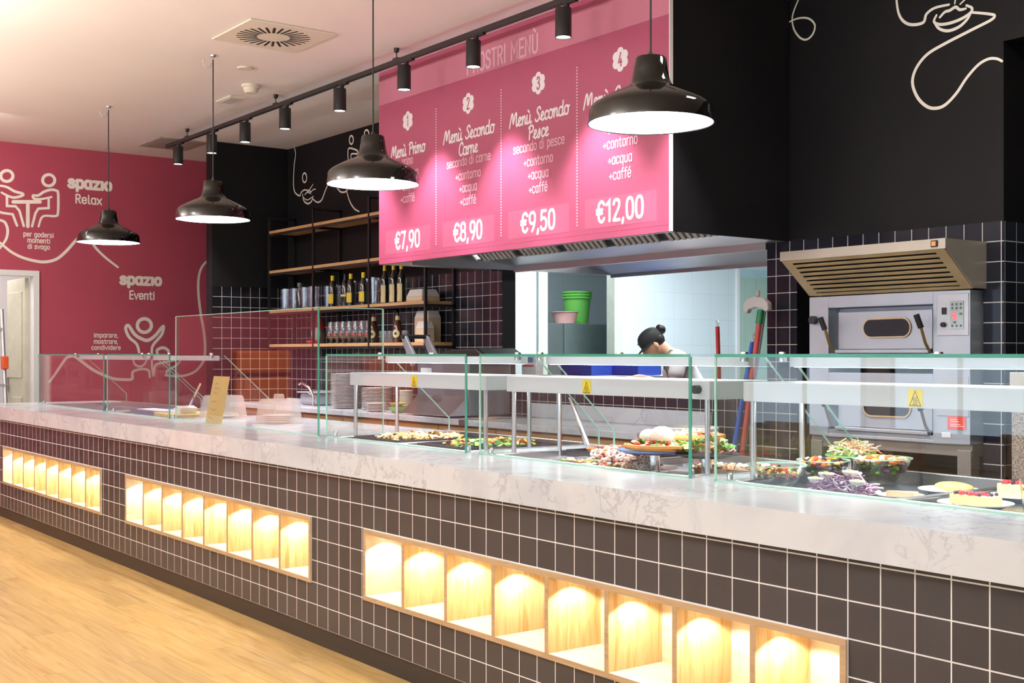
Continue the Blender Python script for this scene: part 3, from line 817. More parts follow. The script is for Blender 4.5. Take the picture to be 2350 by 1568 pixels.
MENU = (
    ('1', [('Men\u00f9 Primo', 2.868, 0.47)], [('primo', 2.80, 0.15), ('+contorno', 2.707, 0.30), ('+acqua', 2.615, 0.21), ('+caff\u00e9', 2.523, 0.19)], '\u20ac7,90', 0.345),
    ('2', [('Men\u00f9 Secondo', 2.88, 0.61), ('Carne', 2.775, 0.23)], [('secondo di carne', 2.703, 0.53), ('+contorno', 2.606, 0.30), ('+acqua', 2.518, 0.21), ('+caff\u00e9', 2.428, 0.19)], '\u20ac8,90', 0.345),
    ('3', [('Men\u00f9 Secondo', 2.88, 0.61), ('Pesce', 2.775, 0.21)], [('secondo di pesce', 2.703, 0.53), ('+contorno', 2.606, 0.30), ('+acqua', 2.518, 0.21), ('+caff\u00e9', 2.428, 0.19)], '\u20ac9,50', 0.354),
    ('4', [('Men\u00f9 Completo', 2.88, 0.66)], [('primo', 2.80, 0.15), ('+secondo', 2.703, 0.29), ('+contorno', 2.612, 0.30), ('+acqua', 2.516, 0.21), ('+caff\u00e9', 2.425, 0.19)], '\u20ac12,00', 0.41),
)
for cx, (num, heads, items, price, pw) in zip(cols, MENU):
    bd = MB()
    def lobe(t):
        q = ((t + 5) % 10 - 5) * PI / 30
        return 0.043 * math.cos(q) + math.sqrt(max(0.0, 0.029 ** 2 - (0.043 * math.sin(q)) ** 2))
    bd.add([pl(0.0006)(cx + lobe(t) * math.sin(t * PI / 30), 3.121 + lobe(t) * math.cos(t * PI / 30)) for t in range(60)], [tuple(range(60))])
    bo = bd.build('number_badge', LETW, mbrd)
    n = MB(); letters(n, num, SANS, cx, 3.083, 0.076, 0.034 if num != '1' else 0.016, 0.011, pl(0.0010)); n.build('badge_number', PINK, bo)
    for t, z, wd in heads:
        n = MB(); letters(n, t, SCRIPT, cx, z, 0.088, wd, 0.0135, pl(0.0009), slant=0.08, track=0.0); n.build('script_heading', LETW, mbrd)
    for t, z, wd in items:
        n = MB(); letters(n, t, SANS, cx, z, 0.060, wd, 0.0088, pl(0.0009)); n.build('item_lettering', LETP, mbrd)
    q = MB(); quad(q, cx - 0.318, cx + 0.306, 2.152, 2.331, pl(0.0005)); po = q.build('price_panel', PINKM, mbrd)
    n = MB(); letters(n, price, SANS, cx - 0.005, 2.187, 0.118, pw, 0.0205, pl(0.0009)); n.build('price_lettering', LETW, po)

# ---------------------------------------------------------------- extractor hood behind the board
hood = thing('extractor_hood', 'large extractor hood with black side panel and steel filters over the kitchen pass', 'extractor hood', (-6.47, 5.78, 2.085))
HX0, HX1 = -8.05, -4.892
MB().box(HX0, HX1, 4.785, YB - 0.006, 2.60, CZ - 0.004).box(HX1 - 0.012, HX1, 4.785, YB - 0.006, 2.085, 2.60).box(HX0, HX0 + 0.012, 4.785, YB - 0.006, 2.085, 2.60).build('side_panel', BLACKP, hood)
st = MB()
st.box(HX0, HX1 - 0.013, 4.781, 4.80, 2.083, 2.60)                       # front lip
st.prism([(5.40, 2.118), (5.76, 2.085), (5.76, 2.10), (5.40, 2.13)], 'X', -7.66, HX1 - 0.013)   # trough under the filters
st.box(-7.66, -5.07, 5.755, 5.80, 2.045, 2.095)
st.box(-7.66, -5.07, 5.81, 5.835, 2.055, 2.10)
st.box(HX0, -7.66, 4.80, 5.76, 2.083, 2.10)
st.box(-7.66, -7.64, 4.80, 6.80, 2.06, 2.60)
st.box(-7.66, -5.07, 6.77, 6.80, 2.04, 2.60)
st.prism([(6.50, 2.14), (6.78, 2.06), (6.78, 2.075), (6.50, 2.16)], 'X', -7.64, -5.07)
st.box(-5.09, -5.07, 5.91, 6.80, 2.06, 2.60)
st.box(-7.66, -5.07, 5.80, 6.80, 2.60, 2.62)
st.build('steel_canopy', STEELD, hood)
fx = -7.60
kf = 0
while fx < HX1 - 0.08:
    fw = 0.50
    fr = MB()
    x1 = min(fx + fw, HX1 - 0.02)
    fr.prism([(4.93, 2.545), (5.40, 2.125), (5.41, 2.14), (4.94, 2.56)], 'X', fx, x1)
    fo = fr.build('grease_filter', plain('filter_back', srgb(60, 60, 64), 0.5, metal=0.6), hood)
    bf = MB()
    nb = 8
    for k in range(nb):
        bx = fx + 0.06 + k * (fw - 0.07) / nb
        if bx + 0.03 < x1:
            bf.prism([(4.92, 2.525), (5.385, 2.108), (5.40, 2.128), (4.935, 2.545)], 'X', bx, bx + 0.032)
    bf.build('filter_baffle', STEELW, fo, bevel=0.004)
    fx += fw + 0.004

# ---------------------------------------------------------------- ceiling fittings
VENTW = plain('vent_enamel', srgb(226, 218, 200), 0.5, var=0.02)
DARK = plain('dark_slot', srgb(26, 22, 20), 0.8)
v = thing('swirl_diffuser', 'square white ceiling diffuser with a ring of radial black slots', 'ceiling vent', (-7.53, 3.63, CZ))
MB().box(-7.84, -7.22, 3.32, 3.94, CZ - 0.012, CZ - 0.001).build('plate', VENTW, v, bevel=0.004)
sl = MB()
for k in range(28):
    t = 2 * PI * k / 28
    r0, r1, hw = 0.11, 0.245, 0.009
    ca, sa = math.cos(t), math.sin(t)
    sk = 0.25
    def P(r, s):
        return (-7.53 + r * math.cos(t + sk * (r - r0)) - sa * s, 3.63 + r * math.sin(t + sk * (r - r0)) + ca * s, CZ - 0.0128)
    sl.add([P(r0, -hw), P(r1, -hw), P(r1, hw), P(r0, hw)], [(0, 1, 2, 3)])
sl.build('radial_slots', DARK, v)
v = thing('return_grille', 'flat grey return air grille in the ceiling near the crimson wall', 'ceiling vent', (-12.0, 4.66, CZ))
GRG = plain('grey_grille', srgb(150, 140, 132), 0.6)
MB().box(-12.3, -11.7, 4.42, 4.92, CZ - 0.012, CZ - 0.001).build('frame', GRG, v)
gl = MB()
for k in range(16):
    gl.box(-12.28, -11.72, 4.44 + k * 0.0295, 4.455 + k * 0.0295, CZ - 0.017, CZ - 0.012)
gl.build('louvre_blades', GRG, v)
v = thing('smoke_detector', 'round white smoke detector on the ceiling', 'smoke detector', (-9.018, 4.151, CZ))
MB().lathe([(0, -0.001), (0.075, -0.001), (0.075, -0.02), (0.066, -0.026), (0, -0.026)], (-9.018, 4.151, CZ), 24).build('base', VENTW, v, smooth=True)
MB().lathe([(0.062, -0.026), (0.058, -0.05), (0.042, -0.066), (0, -0.068)], (-9.018, 4.151, CZ), 24).build('sensor_dome', VENTW, v, smooth=True)
tag(MB().lathe([(0, -0.001), (0.06, -0.001), (0.058, -0.012), (0, -0.014)], (-8.50, 3.865, CZ), 20).build('ceiling_cap', VENTW, smooth=True), 'small round white blanking cap on the ceiling beyond the swirl diffuser', 'ceiling cap')
v = thing('emergency_light', 'flat rectangular emergency light recessed in the ceiling', 'emergency light', (-9.6, 4.25, CZ))
MB().box(-9.76, -9.46, 4.17, 4.31, CZ - 0.014, CZ - 0.001).build('housing', VENTW, v, bevel=0.003)
MB().box(-9.72, -9.50, 4.19, 4.29, CZ - 0.018, CZ - 0.014).build('diffuser', plain('frosted', srgb(210, 206, 200), 0.3), v)

# pendant lamps
prof = [(0.050, 0.280), (0.060, 0.278), (0.0655, 0.270), (0.072, 0.222), (0.080, 0.182), (0.088, 0.164), (0.104, 0.151), (0.140, 0.136), (0.182, 0.116), (0.216, 0.098), (0.236, 0.086), (0.250, 0.073), (0.258, 0.058), (0.2645, 0.0)]
def pendant():
    r = thing('pendant_lamp', '', 'pendant lamp', (0, 0, 0), group='glossy black pendant lamps over the counter')
    out = prof + [(0.260, 0.0), (0.254, 0.050), (0.22, 0.085), (0.14, 0.124), (0.08, 0.15), (0.06, 0.24), (0.0, 0.262)]
    MB().lathe([(0, 0.280)] + out, (0, 0, 0), 48).build('shade', BLKGLOSS, r, smooth=True, world=False)
    MB().lathe([(0, 0.003), (0.2585, 0.003), (0.2585, 0.012), (0, 0.012)], (0, 0, 0), 40).build('glowing_diffuser', LAMPW, r, smooth=True, world=False)
    MB().lathe([(0, 0.30), (0.010, 0.30), (0.014, 0.275), (0, 0.275)], (0, 0, 0), 12).tube([(0, 0, 0.28), (0, 0, 1.15)], 0.0045, 8).build('cord', BLKMETAL, r, smooth=True, world=False)
    hk = MB()
    hk.tube([(0, 0, 1.182), (0, 0, 1.14), (-0.012, -0.016, 1.10), (-0.03, -0.036, 1.092), (-0.042, -0.052, 1.11), (-0.046, -0.058, 1.15)], 0.004, 6)
    hk.lathe([(0, 1.1835), (0.022, 1.1835), (0.02, 1.172), (0, 1.17)], (0, 0, 0), 14)
    hk.build('ceiling_hook', STEELD, r, smooth=True, world=False)
    return r
LAMPS = ((-10.535, 'farthest, in front of the crimson wall'), (-8.283, 'before the dark corner beside the crimson wall'), (-6.02, 'overlapping the left edge of the pink menu board'), (-3.73, 'nearest and largest, overlapping the fourth menu'))
lamp0 = None
for x, d in LAMPS:
    z = 2.366
    lab = 'glossy black pendant lamp ' + d
    if lamp0 is None:
        lamp0 = pendant()
        lamp0.location = (x, 3.52, z)
        lamp0['label'] = lab
    else:
        dup(lamp0, (x, 3.52, z), 0, lab)

# track and its spotlights
rail = thing('track_rail', 'long black lighting track hung below the ceiling before the menu board', 'lighting track', (-11.65, 4.47, 3.45))
MB().box(-11.65, -3.6, 4.453, 4.487, 3.435, 3.468).build('rail', BLKMETAL, rail)
for x in (-11.13, -9.23, -7.32, -5.42):
    MB().tube([(x, 4.47, 3.468), (x, 4.47, 3.53)], 0.004, 6).lathe([(0, 0.019), (0.02, 0.019), (0.017, -0.006), (0.006, -0.014), (0, -0.014)], (x, 4.47, 3.53), 12).box(x - 0.03, x + 0.03, 4.455, 4.485, 3.466, 3.48).build('hanger', BLKMETAL, rail)
def spot():
    r = thing('track_spotlight', '', 'spotlight', (0, 0, 0), group='black cylinder spotlights on the track')
    MB().lathe([(0, 0.17), (0.046, 0.17), (0.048, 0.166), (0.048, 0.0), (0.043, 0.0), (0.043, 0.012), (0, 0.012)], (0, 0, 0), 28).build('cylinder', BLKMETAL, r, smooth=True, world=False)
    MB().lathe([(0, 0.006), (0.043, 0.006), (0.043, 0.010), (0, 0.010)], (0, 0, 0), 24).build('glowing_lens', SPOTW, r, smooth=True, world=False)
    MB().box(0.0, 0.12, -0.014, 0.014, 0.186, 0.198).lathe([(0, 0.198), (0.018, 0.198), (0.018, 0.168), (0, 0.168)], (0.03, 0, 0), 12).build('track_adapter', BLKMETAL, r, world=False)
    return r
SPX = ((-11.36, 'farthest, before the crimson wall'), (-10.55, 'second from the far end, above the dark partition edge'), (-9.83, 'third from the far end of the track'), (-9.06, 'fourth from the far end of the track'),
       (-8.14, 'at the left edge of the menu board'), (-7.22, 'covering the left end of the board title'), (-6.38, 'in front of the board title lettering'), (-5.47, 'nearest in view, at the top of the photo'))
s0 = None
for x, d in SPX:
    if s0 is None:
        s0 = spot(); s0.location = (x, 4.47, 3.238); s0['label'] = 'black cylinder track spotlight ' + d
    else:
        dup(s0, (x, 4.47, 3.238), 0, 'black cylinder track spotlight ' + d)
for x in [p[0] for p in SPX] + [-4.62, -3.8]:
    light('track_spot_beam', 'SPOT', (x, 4.47, 3.22), 190, (1.0, 0.93, 0.97), spot=76, blend=0.6, radius=0.03)
# ---------------------------------------------------------------- glass display cases on the worktop
WHITEM = plain('white_enamel', srgb(212, 220, 228), 0.3, var=0.01)
YEL = plain('yellow_sticker', srgb(240, 214, 40), 0.4, var=0.01)
INK = plain('black_print', srgb(24, 22, 22), 0.6)
TRAYD = plain('dark_tray', srgb(52, 54, 60), 0.22, var=0.08)
GY = 3.15
CASES = (
    (-11.32, -9.54, 'first glass display case, at the far end of the counter', 'none'),
    (-9.46, -8.162, 'second glass display case from the far end, holding papers and cutlery', 'none'),
    (-5.89, -4.552, 'third glass display case, just right of the tall glass screen', 'gantry'),
    (-4.449, -3.128, 'fourth glass display case, holding the pizzas on stands', 'gantry'),
    (-3.01, -1.55, 'nearest glass display case, holding salad bowls and desserts', 'gantry'),
)
side_prof = [(GY, MT), (GY, 1.40), (3.55, 1.40), (3.947, 1.03), (3.947, MT)]
for ci, (a, b, lab, kind) in enumerate(CASES):
    r = thing('display_case', 'frameless ' + lab, 'display case', (a, GY, MT), group='glass display cases on the counter')
    t = 0.010
    MB().box(a + t, b - t, GY, GY + t, MT + 0.001, 1.390).build('front_pane', GLASS, r)
    MB().box(a, b, GY + 0.0, 3.55, 1.390, 1.400).build('top_pane', GLASS, r)
    for x in (a, b - t):
        MB().prism([(GY, MT + 0.001), (GY, 1.389), (3.55, 1.389), (3.947, 1.03), (3.947, MT + 0.001)], 'X', x, x + t).build('side_pane', GLASS, r)
    # polished edges show green
    e = MB()
    e.box(a + 0.001, b - 0.001, GY - 0.0012, GY, 1.3895, 1.4005)
    e.box(b - t + 0.0, b + 0.001, GY - 0.0012, GY + 0.006, MT + 0.001, 1.39)
    e.build('right_edge', GEDGE, r)
    e = MB()
    e.box(a - 0.001, a + 0.007, GY - 0.0012, GY + 0.005, MT + 0.001, 1.39)
    e.box(a, b, GY - 0.0012, GY, MT + 0.001, MT + 0.007)
    for x in (a, b - t):
        e.prism([(3.5505, 1.39), (3.5565, 1.39), (3.954, 1.03), (3.948, 1.03)], 'X', x + 0.001, x + t - 0.001)
        e.box(x + 0.001, x + t - 0.001, 3.9475, 3.953, MT + 0.001, 1.03)
    e.build('pale_edge', GEDGEL, r)
    rl = MB().box(a + t + 0.03, b - t - 0.03, 3.50, 3.535, 1.353, 1.388).build('top_rail', WHITEM, r, bevel=0.002)
    if kind == 'gantry':
        MB().box(a + 0.06, b - 0.06, 3.505, 3.53, 1.3522, 1.3529).build('led_strip', LEDW, rl)
    cl = MB()
    for x in (a + 0.035, b - 0.035):
        cl.lathe([(0, 0.006), (0.014, 0.006), (0.016, 0.0), (0.016, -0.03), (0, -0.03)], (x, 3.47, 1.402), 12)
        cl.lathe([(0, 0.030), (0.009, 0.030), (0.011, 0.022), (0.011, 0.0), (0, 0.0)], (x, GY + 0.04, MT + 0.001), 10)
    cl.lathe([(0, 0.006), (0.014, 0.006), (0.016, 0.0), (0, 0.0)], ((a + b) / 2, 3.40, 1.401), 12)
    cl.build('clamp', CHROME, r, smooth=True)
    # drop-in well
    wm = MB()
    y0, y1 = 3.20, 3.90
    mids = [(a + b) / 2 - 0.02, (a + b) / 2 + 0.02] if kind != 'none' else []
    for (xa, xb) in ([(a + 0.051, a + 0.07), (b - 0.07, b - 0.051)] + ([tuple(mids)] if mids else [])):
        wm.box(xa, xb, y0 + 0.001, y1 - 0.001, MT - 0.045, MT + 0.004)
    wm.box(a + 0.051, b - 0.051, y0 + 0.001, y0 + 0.018, MT - 0.045, MT + 0.002)
    wm.box(a + 0.051, b - 0.051, y1 - 0.02, y1 - 0.001, MT - 0.045, MT + 0.016)
    wm.build('well_rim', STEEL, r, bevel=0.003)
    MB().box(a + 0.07, b - 0.07, y0 + 0.018, y1 - 0.02, MT - 0.045, MT - 0.0225).build('well_floor', TRAYD if ci != 3 else plain('steel_floor', srgb(150, 150, 152), 0.3, metal=0.5), r)

def gantry(a, b, lab, knob, sticker):
    r = thing('heated_gantry', lab, 'food warmer', (a, 3.28, MT), group='white heated gantries inside the display cases')
    hz0, hz1 = 1.231, 1.300
    MB().box(a, b, 3.28, 3.60, hz0, hz1).build('housing', WHITEM, r, bevel=0.003)
    for x, y in ((a + 0.03, 3.30), (a + 0.035, 3.56), (b - 0.03, 3.30), (b - 0.035, 3.56)):
        MB().lathe([(0.0105, 0), (0.0105, hz0 - MT + 0.022)], (x, y, MT - 0.022), 12).build('post', STEEL, r, smooth=True)
    sx = sticker
    s = MB().box(sx - 0.026, sx + 0.026, 3.2785, 3.2795, hz0 + 0.004, hz0 + 0.060).build('warning_sticker', YEL, r)
    g = MB()
    t3 = lambda u, v: (u, 3.278, v)
    zz = hz0 + 0.008
    ribbon(g, [(sx - 0.02, zz), (sx, zz + 0.046), (sx + 0.02, zz)], 0.0022, t3, closed=True)
    for k in (-1, 0, 1):
        ribbon(g, catmull([(sx + k * 0.006, zz + 0.007), (sx + k * 0.006 + 0.002, zz + 0.013), (sx + k * 0.006 - 0.002, zz + 0.019), (sx + k * 0.006, zz + 0.026)]), 0.0018, t3)
    ribbon(g, [(sx - 0.009, zz + 0.004), (sx + 0.009, zz + 0.004)], 0.0018, t3)
    g.build('heat_symbol', INK, s)
    if knob:
        o = MB().tube([(b - 0.055, 3.281, 1.268), (b - 0.055, 3.255, 1.268)], 0.016, 16).build('control_knob', INK, r, smooth=True)
    MB().box(a + 0.04, b - 0.04, 3.36, 3.52, hz0 - 0.0008, hz0 - 0.0002).build('heat_lamp_panel', LEDW, r)
    return r
gantry(-5.86, -4.58, 'white heated gantry in the case beside the tall glass screen', False, -5.20)
gantry(-4.42, -3.16, 'white heated gantry with a black knob above the pizzas', True, -3.86)
gantry(-2.995, -1.60, 'white heated gantry above the salad bowls, nearest in view', False, -2.28)

# tall glass screen between the cases
r = thing('glass_screen', 'tall clear glass sneeze guard between the display cases', 'glass screen', (-7.0, GY, MT))
MB().box(-8.05, -5.976, GY, GY + 0.01, MT + 0.001, 1.655).build('front_pane', GLASS, r)
MB().box(-5.986, -5.976, GY + 0.01, 3.56, MT + 0.001, 1.655).build('return_pane', GLASS, r)
MB().box(-5.985, -5.974, GY - 0.0015, GY + 0.006, MT + 0.001, 1.655).build('right_edge', GEDGE, r)
MB().box(-8.052, -8.043, GY - 0.0012, GY + 0.004, MT + 0.001, 1.655).box(-8.05, -5.976, GY - 0.001, GY + 0.0105, 1.655, 1.659).box(-5.986, -5.976, GY, 3.56, 1.655, 1.659).box(-5.986, -5.976, 3.56, 3.565, MT + 0.001, 1.655).box(-8.05, -5.976, GY - 0.001, GY, MT + 0.001, MT + 0.006).build('pale_edge', GEDGEL, r)

# kraft paper note on the tall glass
KRAFT = plain('kraft_paper', srgb(214, 186, 120), 0.8, var=0.04)
nt = thing('paper_note', 'leaning strip of kraft paper with handwriting behind the glass screen', 'note', (-7.55, 3.19, MT))
pn = [(-7.60, MT + 0.002), (-7.34, MT + 0.002), (-7.21, 1.258), (-7.46, 1.258)]
MB().add([(x, 3.175 + 0.02 * i, z) for i in (0,) for x, z in pn] + [(x, 3.177, z) for x, z in pn], [(0, 1, 2, 3), (4, 7, 6, 5), (0, 4, 5, 1), (1, 5, 6, 2), (2, 6, 7, 3), (3, 7, 4, 0)]).build('sheet', KRAFT, nt)
sc = MB()
rr = random.Random(3)
for row, zf in enumerate((0.86, 0.76, 0.66, 0.47, 0.30, 0.12)):
    x0 = -7.62 + 0.145 * zf + 0.06
    z = MT + 0.30 * zf
    p = [(x0 + k * 0.011, z + rr.uniform(-0.008, 0.008)) for k in range(rr.randint(5, 9))]
    ribbon(sc, catmull(p), 0.0025, lambda u, v: (u, 3.1742, v))
sc.build('handwriting', plain('pencil', srgb(110, 96, 70), 0.8), nt)

# plates under clear domes
CHINA = plain('white_china', srgb(240, 240, 238), 0.18, var=0.01, coat=0.3)
DOME = cloudy('cloudy_plastic', srgb(228, 224, 220), 0.28, 0.25)
def plate_mesh(rad, name='plate', mat=None, h=0.016):
    m = MB().lathe([(0, 0.004), (rad * 0.58, 0.004), (rad * 0.66, 0.007), (rad, h), (rad, h - 0.003), (rad * 0.64, 0.0), (0, 0.0)], (0, 0, 0), 28)
    return m.build(name, mat or CHINA, None, smooth=True)
def dome(x, y, rad, h, lab):
    r = thing('cake_dome', lab, 'cake dome', (x, y, MT + 0.0), group='clear plastic domes on the counter')
    o = MT + 0.0125
    MB().lathe([(0, 0), (rad * 1.16, 0), (rad * 1.16, 0.007), (0, 0.007)], (x, y, MT + 0.001), 32).build('base_tray', CHINA, r, smooth=True)
    MB().lathe([(rad, 0), (rad * 0.985, 0.01), (rad * 0.86, h - 0.02), (rad * 0.80, h), (0, h + 0.004), (0, h + 0.001), (rad * 0.79, h - 0.004), (rad * 0.85, h - 0.024), (rad * 0.975, 0.01), (rad * 0.99, 0)], (x, y, o), 36).build('cover', DOME, r, smooth=True)
    MB().lathe([(0, 0), (0.03, 0), (0.034, 0.012), (0.028, 0.03), (0, 0.032)], (x, y, o + h + 0.003), 20, sx=1.3).build('knob', DOME, r, smooth=True)
dome(-7.99, 3.47, 0.165, 0.15, 'clear plastic dome behind the kraft paper note')
dome(-7.12, 3.47, 0.150, 0.15, 'clear plastic dome over a stack of small plates, right of the kraft note')
pm = plate_mesh(0.105)
for k in range(4):
    o = pm if k == 0 else pm.copy()
    if k:
        COL.objects.link(o)
    o.location = (-7.13, 3.47, MT + 0.0095 + 0.012 * k)
    tag(o, 'small white plate under the right clear dome, %s from the bottom' % nth(k), 'plate', 'small plates under the right dome')
o = pm.copy(); COL.objects.link(o); o.location = (-7.99, 3.47, MT + 0.0095); o.name = 'plate'
tag(o, 'small white plate under the clear dome behind the kraft note', 'plate')

# papers and servers in the second case
PAPER = plain('white_paper', srgb(240, 240, 246), 0.7)
BLUEP = plain('blue_tray', srgb(96, 104, 150), 0.35)
tag(MB().box(-9.38, -8.72, 3.30, 3.66, MT - 0.022, MT + 0.020).build('serving_tray', BLUEP, bevel=0.004), 'flat blue-grey tray lying in the second display case', 'tray')
tag(MB().box(-8.70, -8.24, 3.24, 3.70, MT - 0.022, MT + 0.024).build('serving_board', plain('yellow_board', srgb(222, 196, 120), 0.6, var=0.2, scale=20), bevel=0.004), 'yellow-toned serving board in the second display case', 'board')
pp = MB().prism([(-8.55, MT + 0.025), (-8.40, MT + 0.08), (-8.33, MT + 0.065), (-8.35, MT + 0.025)], 'Y', 3.3, 3.42)
tag(pp.build('folded_paper', PAPER), 'folded white paper standing on the yellow board', 'paper')
for k, (xa, xb) in enumerate(((-9.30, -9.05), (-9.0, -8.80))):
    tag(MB().box(xa, xb, 3.33, 3.47, MT + 0.021, MT + 0.027).build('paper_sheet', PAPER), 'white paper sheet lying at the %s end of the blue tray' % ('far', 'near')[k], 'paper', 'papers on the blue tray')
tag(MB().tube([(-8.82, 3.55, MT + 0.032), (-8.66, 3.58, 1.18)], 0.009, 8, radii=[0.011, 0.007]).build('serving_tong', CHROME, smooth=True), 'upright steel serving tool leaning in the second display case', 'tongs')

# ---------------------------------------------------------------- back counter along the wall
CABW = wood('cabinet_oak', srgb(196, 156, 104), srgb(208, 170, 120), srgb(170, 130, 82), 'X', 1.2, 0.5)
BZ = 0.915
bc = thing('back_counter', 'low back counter with pale marble top and wooden fronts along the rear wall', 'counter', (-9.4, 5.1, 0))
MB().box(-11.60, -7.47, 5.10, YB - 0.008, BZ - 0.045, BZ).box(-7.35, -5.53, 5.10, YB - 0.008, BZ - 0.045, BZ).build('marble_top', MARBLE, bc, bevel=0.004)
MB().box(-7.47, -5.53, YB - 0.03, YB - 0.007, BZ, BZ + 0.11).box(-11.6, -7.95, YB - 0.025, YB - 0.007, BZ, BZ + 0.03).build('upstand', MARBLE, bc, bevel=0.003)
MB().box(-11.60, -5.53, 5.16, YB - 0.01, 0.08, BZ - 0.046).build('carcass', CABW, bc)
MB().box(-11.60, -5.53, 5.20, YB - 0.01, 0.0, 0.08).build('plinth', BLKMETAL, bc)
MB().box(-7.47, -7.35, 5.10, YB - 0.03, BZ - 0.045, BZ - 0.002).build('steel_insert', STEEL, bc)
for k in range(8):
    x = -11.55 + k * 0.75
    dd = MB().box(x, x + 0.735, 5.14, 5.158, 0.10, BZ - 0.06).build('cabinet_front', CABW, bc, bevel=0.003)

def stack(x, y, rad, n, pitch, where, mat=None, h=0.016, cat='plate', nm='plate', z0=None):
    m0 = plate_mesh(rad, nm, mat, h)
    for k in range(n):
        o = m0 if k == 0 else m0.copy()
        if k:
            COL.objects.link(o)
        o.location = (x + R.uniform(-.0015, .0015), y + R.uniform(-.0015, .0015), (BZ if z0 is None else z0) + 0.001 + k * pitch)
        pos = 'topmost' if k == n - 1 else nth(n - 1 - k) + ' from the top'
        tag(o, '%s, %s %s' % ({'plate': 'white plate', 'small_plate': 'small cream plate'}.get(nm, nm), pos, where), cat, 'plates ' + where)
stack(-9.62, 5.36, 0.150, 25, 0.0122, 'of the tallest stack on the back counter')
stack(-9.20, 5.42, 0.134, 15, 0.0125, 'of the middle stack on the back counter')
stack(-8.88, 5.22, 0.086, 6, 0.0115, 'of the short front stack on the back counter')
stack(-8.85, 5.50, 0.060, 15, 0.0115, 'of the narrow stack beside the press', mat=plain('cream_china', srgb(232, 230, 214), 0.2), nm='small_plate')
stack(-9.98, 5.52, 0.10, 19, 0.0122, 'of the stack half hidden left of the tallest')
def bowl(x, y, z, rad, h, mat, name, lab, cat='bowl', n=28):
    m = MB().lathe([(0, 0), (rad * 0.5, 0), (rad * 0.9, h * 0.6), (rad, h), (rad * 0.96, h), (rad * 0.86, h * 0.62), (rad * 0.46, 0.008), (0, 0.008)], (x, y, z), n)
    return tag(m.build(name, mat, None, smooth=True), lab, cat)
bowl(-8.60, 5.26, BZ + 0.001, 0.078, 0.05, plain('green_china', srgb(96, 160, 96), 0.3), 'green_bowl', 'shallow green bowl under the yellow bowl, beside the plates')
bowl(-8.60, 5.26, BZ + 0.0535, 0.066, 0.03, plain('yellow_china', srgb(232, 200, 120), 0.3), 'yellow_bowl', 'shallow yellow bowl stacked on the green bowl')

# contact grill with its raised handle
cg = thing('contact_grill', 'steel contact grill with a black lid and tall grey handle on the back counter', 'contact grill', (-8.02, 5.40, BZ))
GRS = plain('dark_grey_steel', srgb(104, 106, 112), 0.4)
MB().box(-8.36, -7.62, 5.30, 5.70, BZ + 0.012, 1.34).build('body', GRS, cg, bevel=0.012)
MB().prism([(5.13, BZ + 0.012), (5.298, BZ + 0.012), (5.298, BZ + 0.16)], 'X', -8.34, -7.64).build('drip_tray', STEEL, cg, bevel=0.004)
MB().prism([(-8.34, 1.342), (-7.50, 1.342), (-7.46, 1.40), (-7.56, 1.445), (-7.90, 1.44), (-8.08, 1.40), (-8.30, 1.38)], 'Y', 5.32, 5.70).build('lid', BLKMETAL, cg, bevel=0.015)
for y in (5.14, 5.345):
    MB().prism([(-8.33, 1.53), (-8.27, 1.55), (-8.10, 1.36), (-8.18, 1.30)], 'Y', y - 0.014, y + 0.014).build('handle_arm', plain('grey_cast', srgb(140, 142, 148), 0.4, metal=0.4), cg, bevel=0.006)
MB().tube([(-8.29, 5.11, 1.54), (-8.29, 5.37, 1.54)], 0.017, 14).build('handle_grip', INK, cg, smooth=True)
MB().box(-8.30, -8.14, 5.296, 5.2995, 1.24, 1.29).build('rating_plate', WHITEM, cg)
for x in (-8.15, -7.67):
    MB().lathe([(0, 0), (0.02, 0), (0.018, 0.011), (0, 0.011)], (x, 5.40, BZ + 0.0005), 12).build('foot', INK, cg)
# coffee-service tap and lidded steel tub
tp = thing('counter_tap', 'chrome lever tap standing on the back counter left of the plates', 'tap', (-10.0, 5.42, BZ))
MB().tube([(-10.16, 5.30, BZ + 0.001), (-10.16, 5.30, BZ + 0.10), (-10.22, 5.29, BZ + 0.17), (-10.34, 5.27, BZ + 0.22), (-10.37, 5.26, BZ + 0.20)], 0.012, 10).build('spout', CHROME, tp, smooth=True)
MB().tube([(-10.16, 5.30, BZ + 0.10), (-10.23, 5.28, BZ + 0.13)], 0.007, 8).build('lever', CHROME, tp, smooth=True)
tub = thing('steel_tub', 'grey lidded tub on the back counter beside the tap', 'tub', (-10.35, 5.42, BZ))
MB().box(-10.56, -10.22, 5.36, 5.60, BZ + 0.001, BZ + 0.115).build('tub_body', plain('grey_plastic', srgb(150, 156, 166), 0.3), tub, bevel=0.03)
MB().box(-10.58, -10.20, 5.34, 5.62, BZ + 0.116, BZ + 0.128).build('lid', plain('grey_lid', srgb(170, 176, 186), 0.3), tub, bevel=0.005)

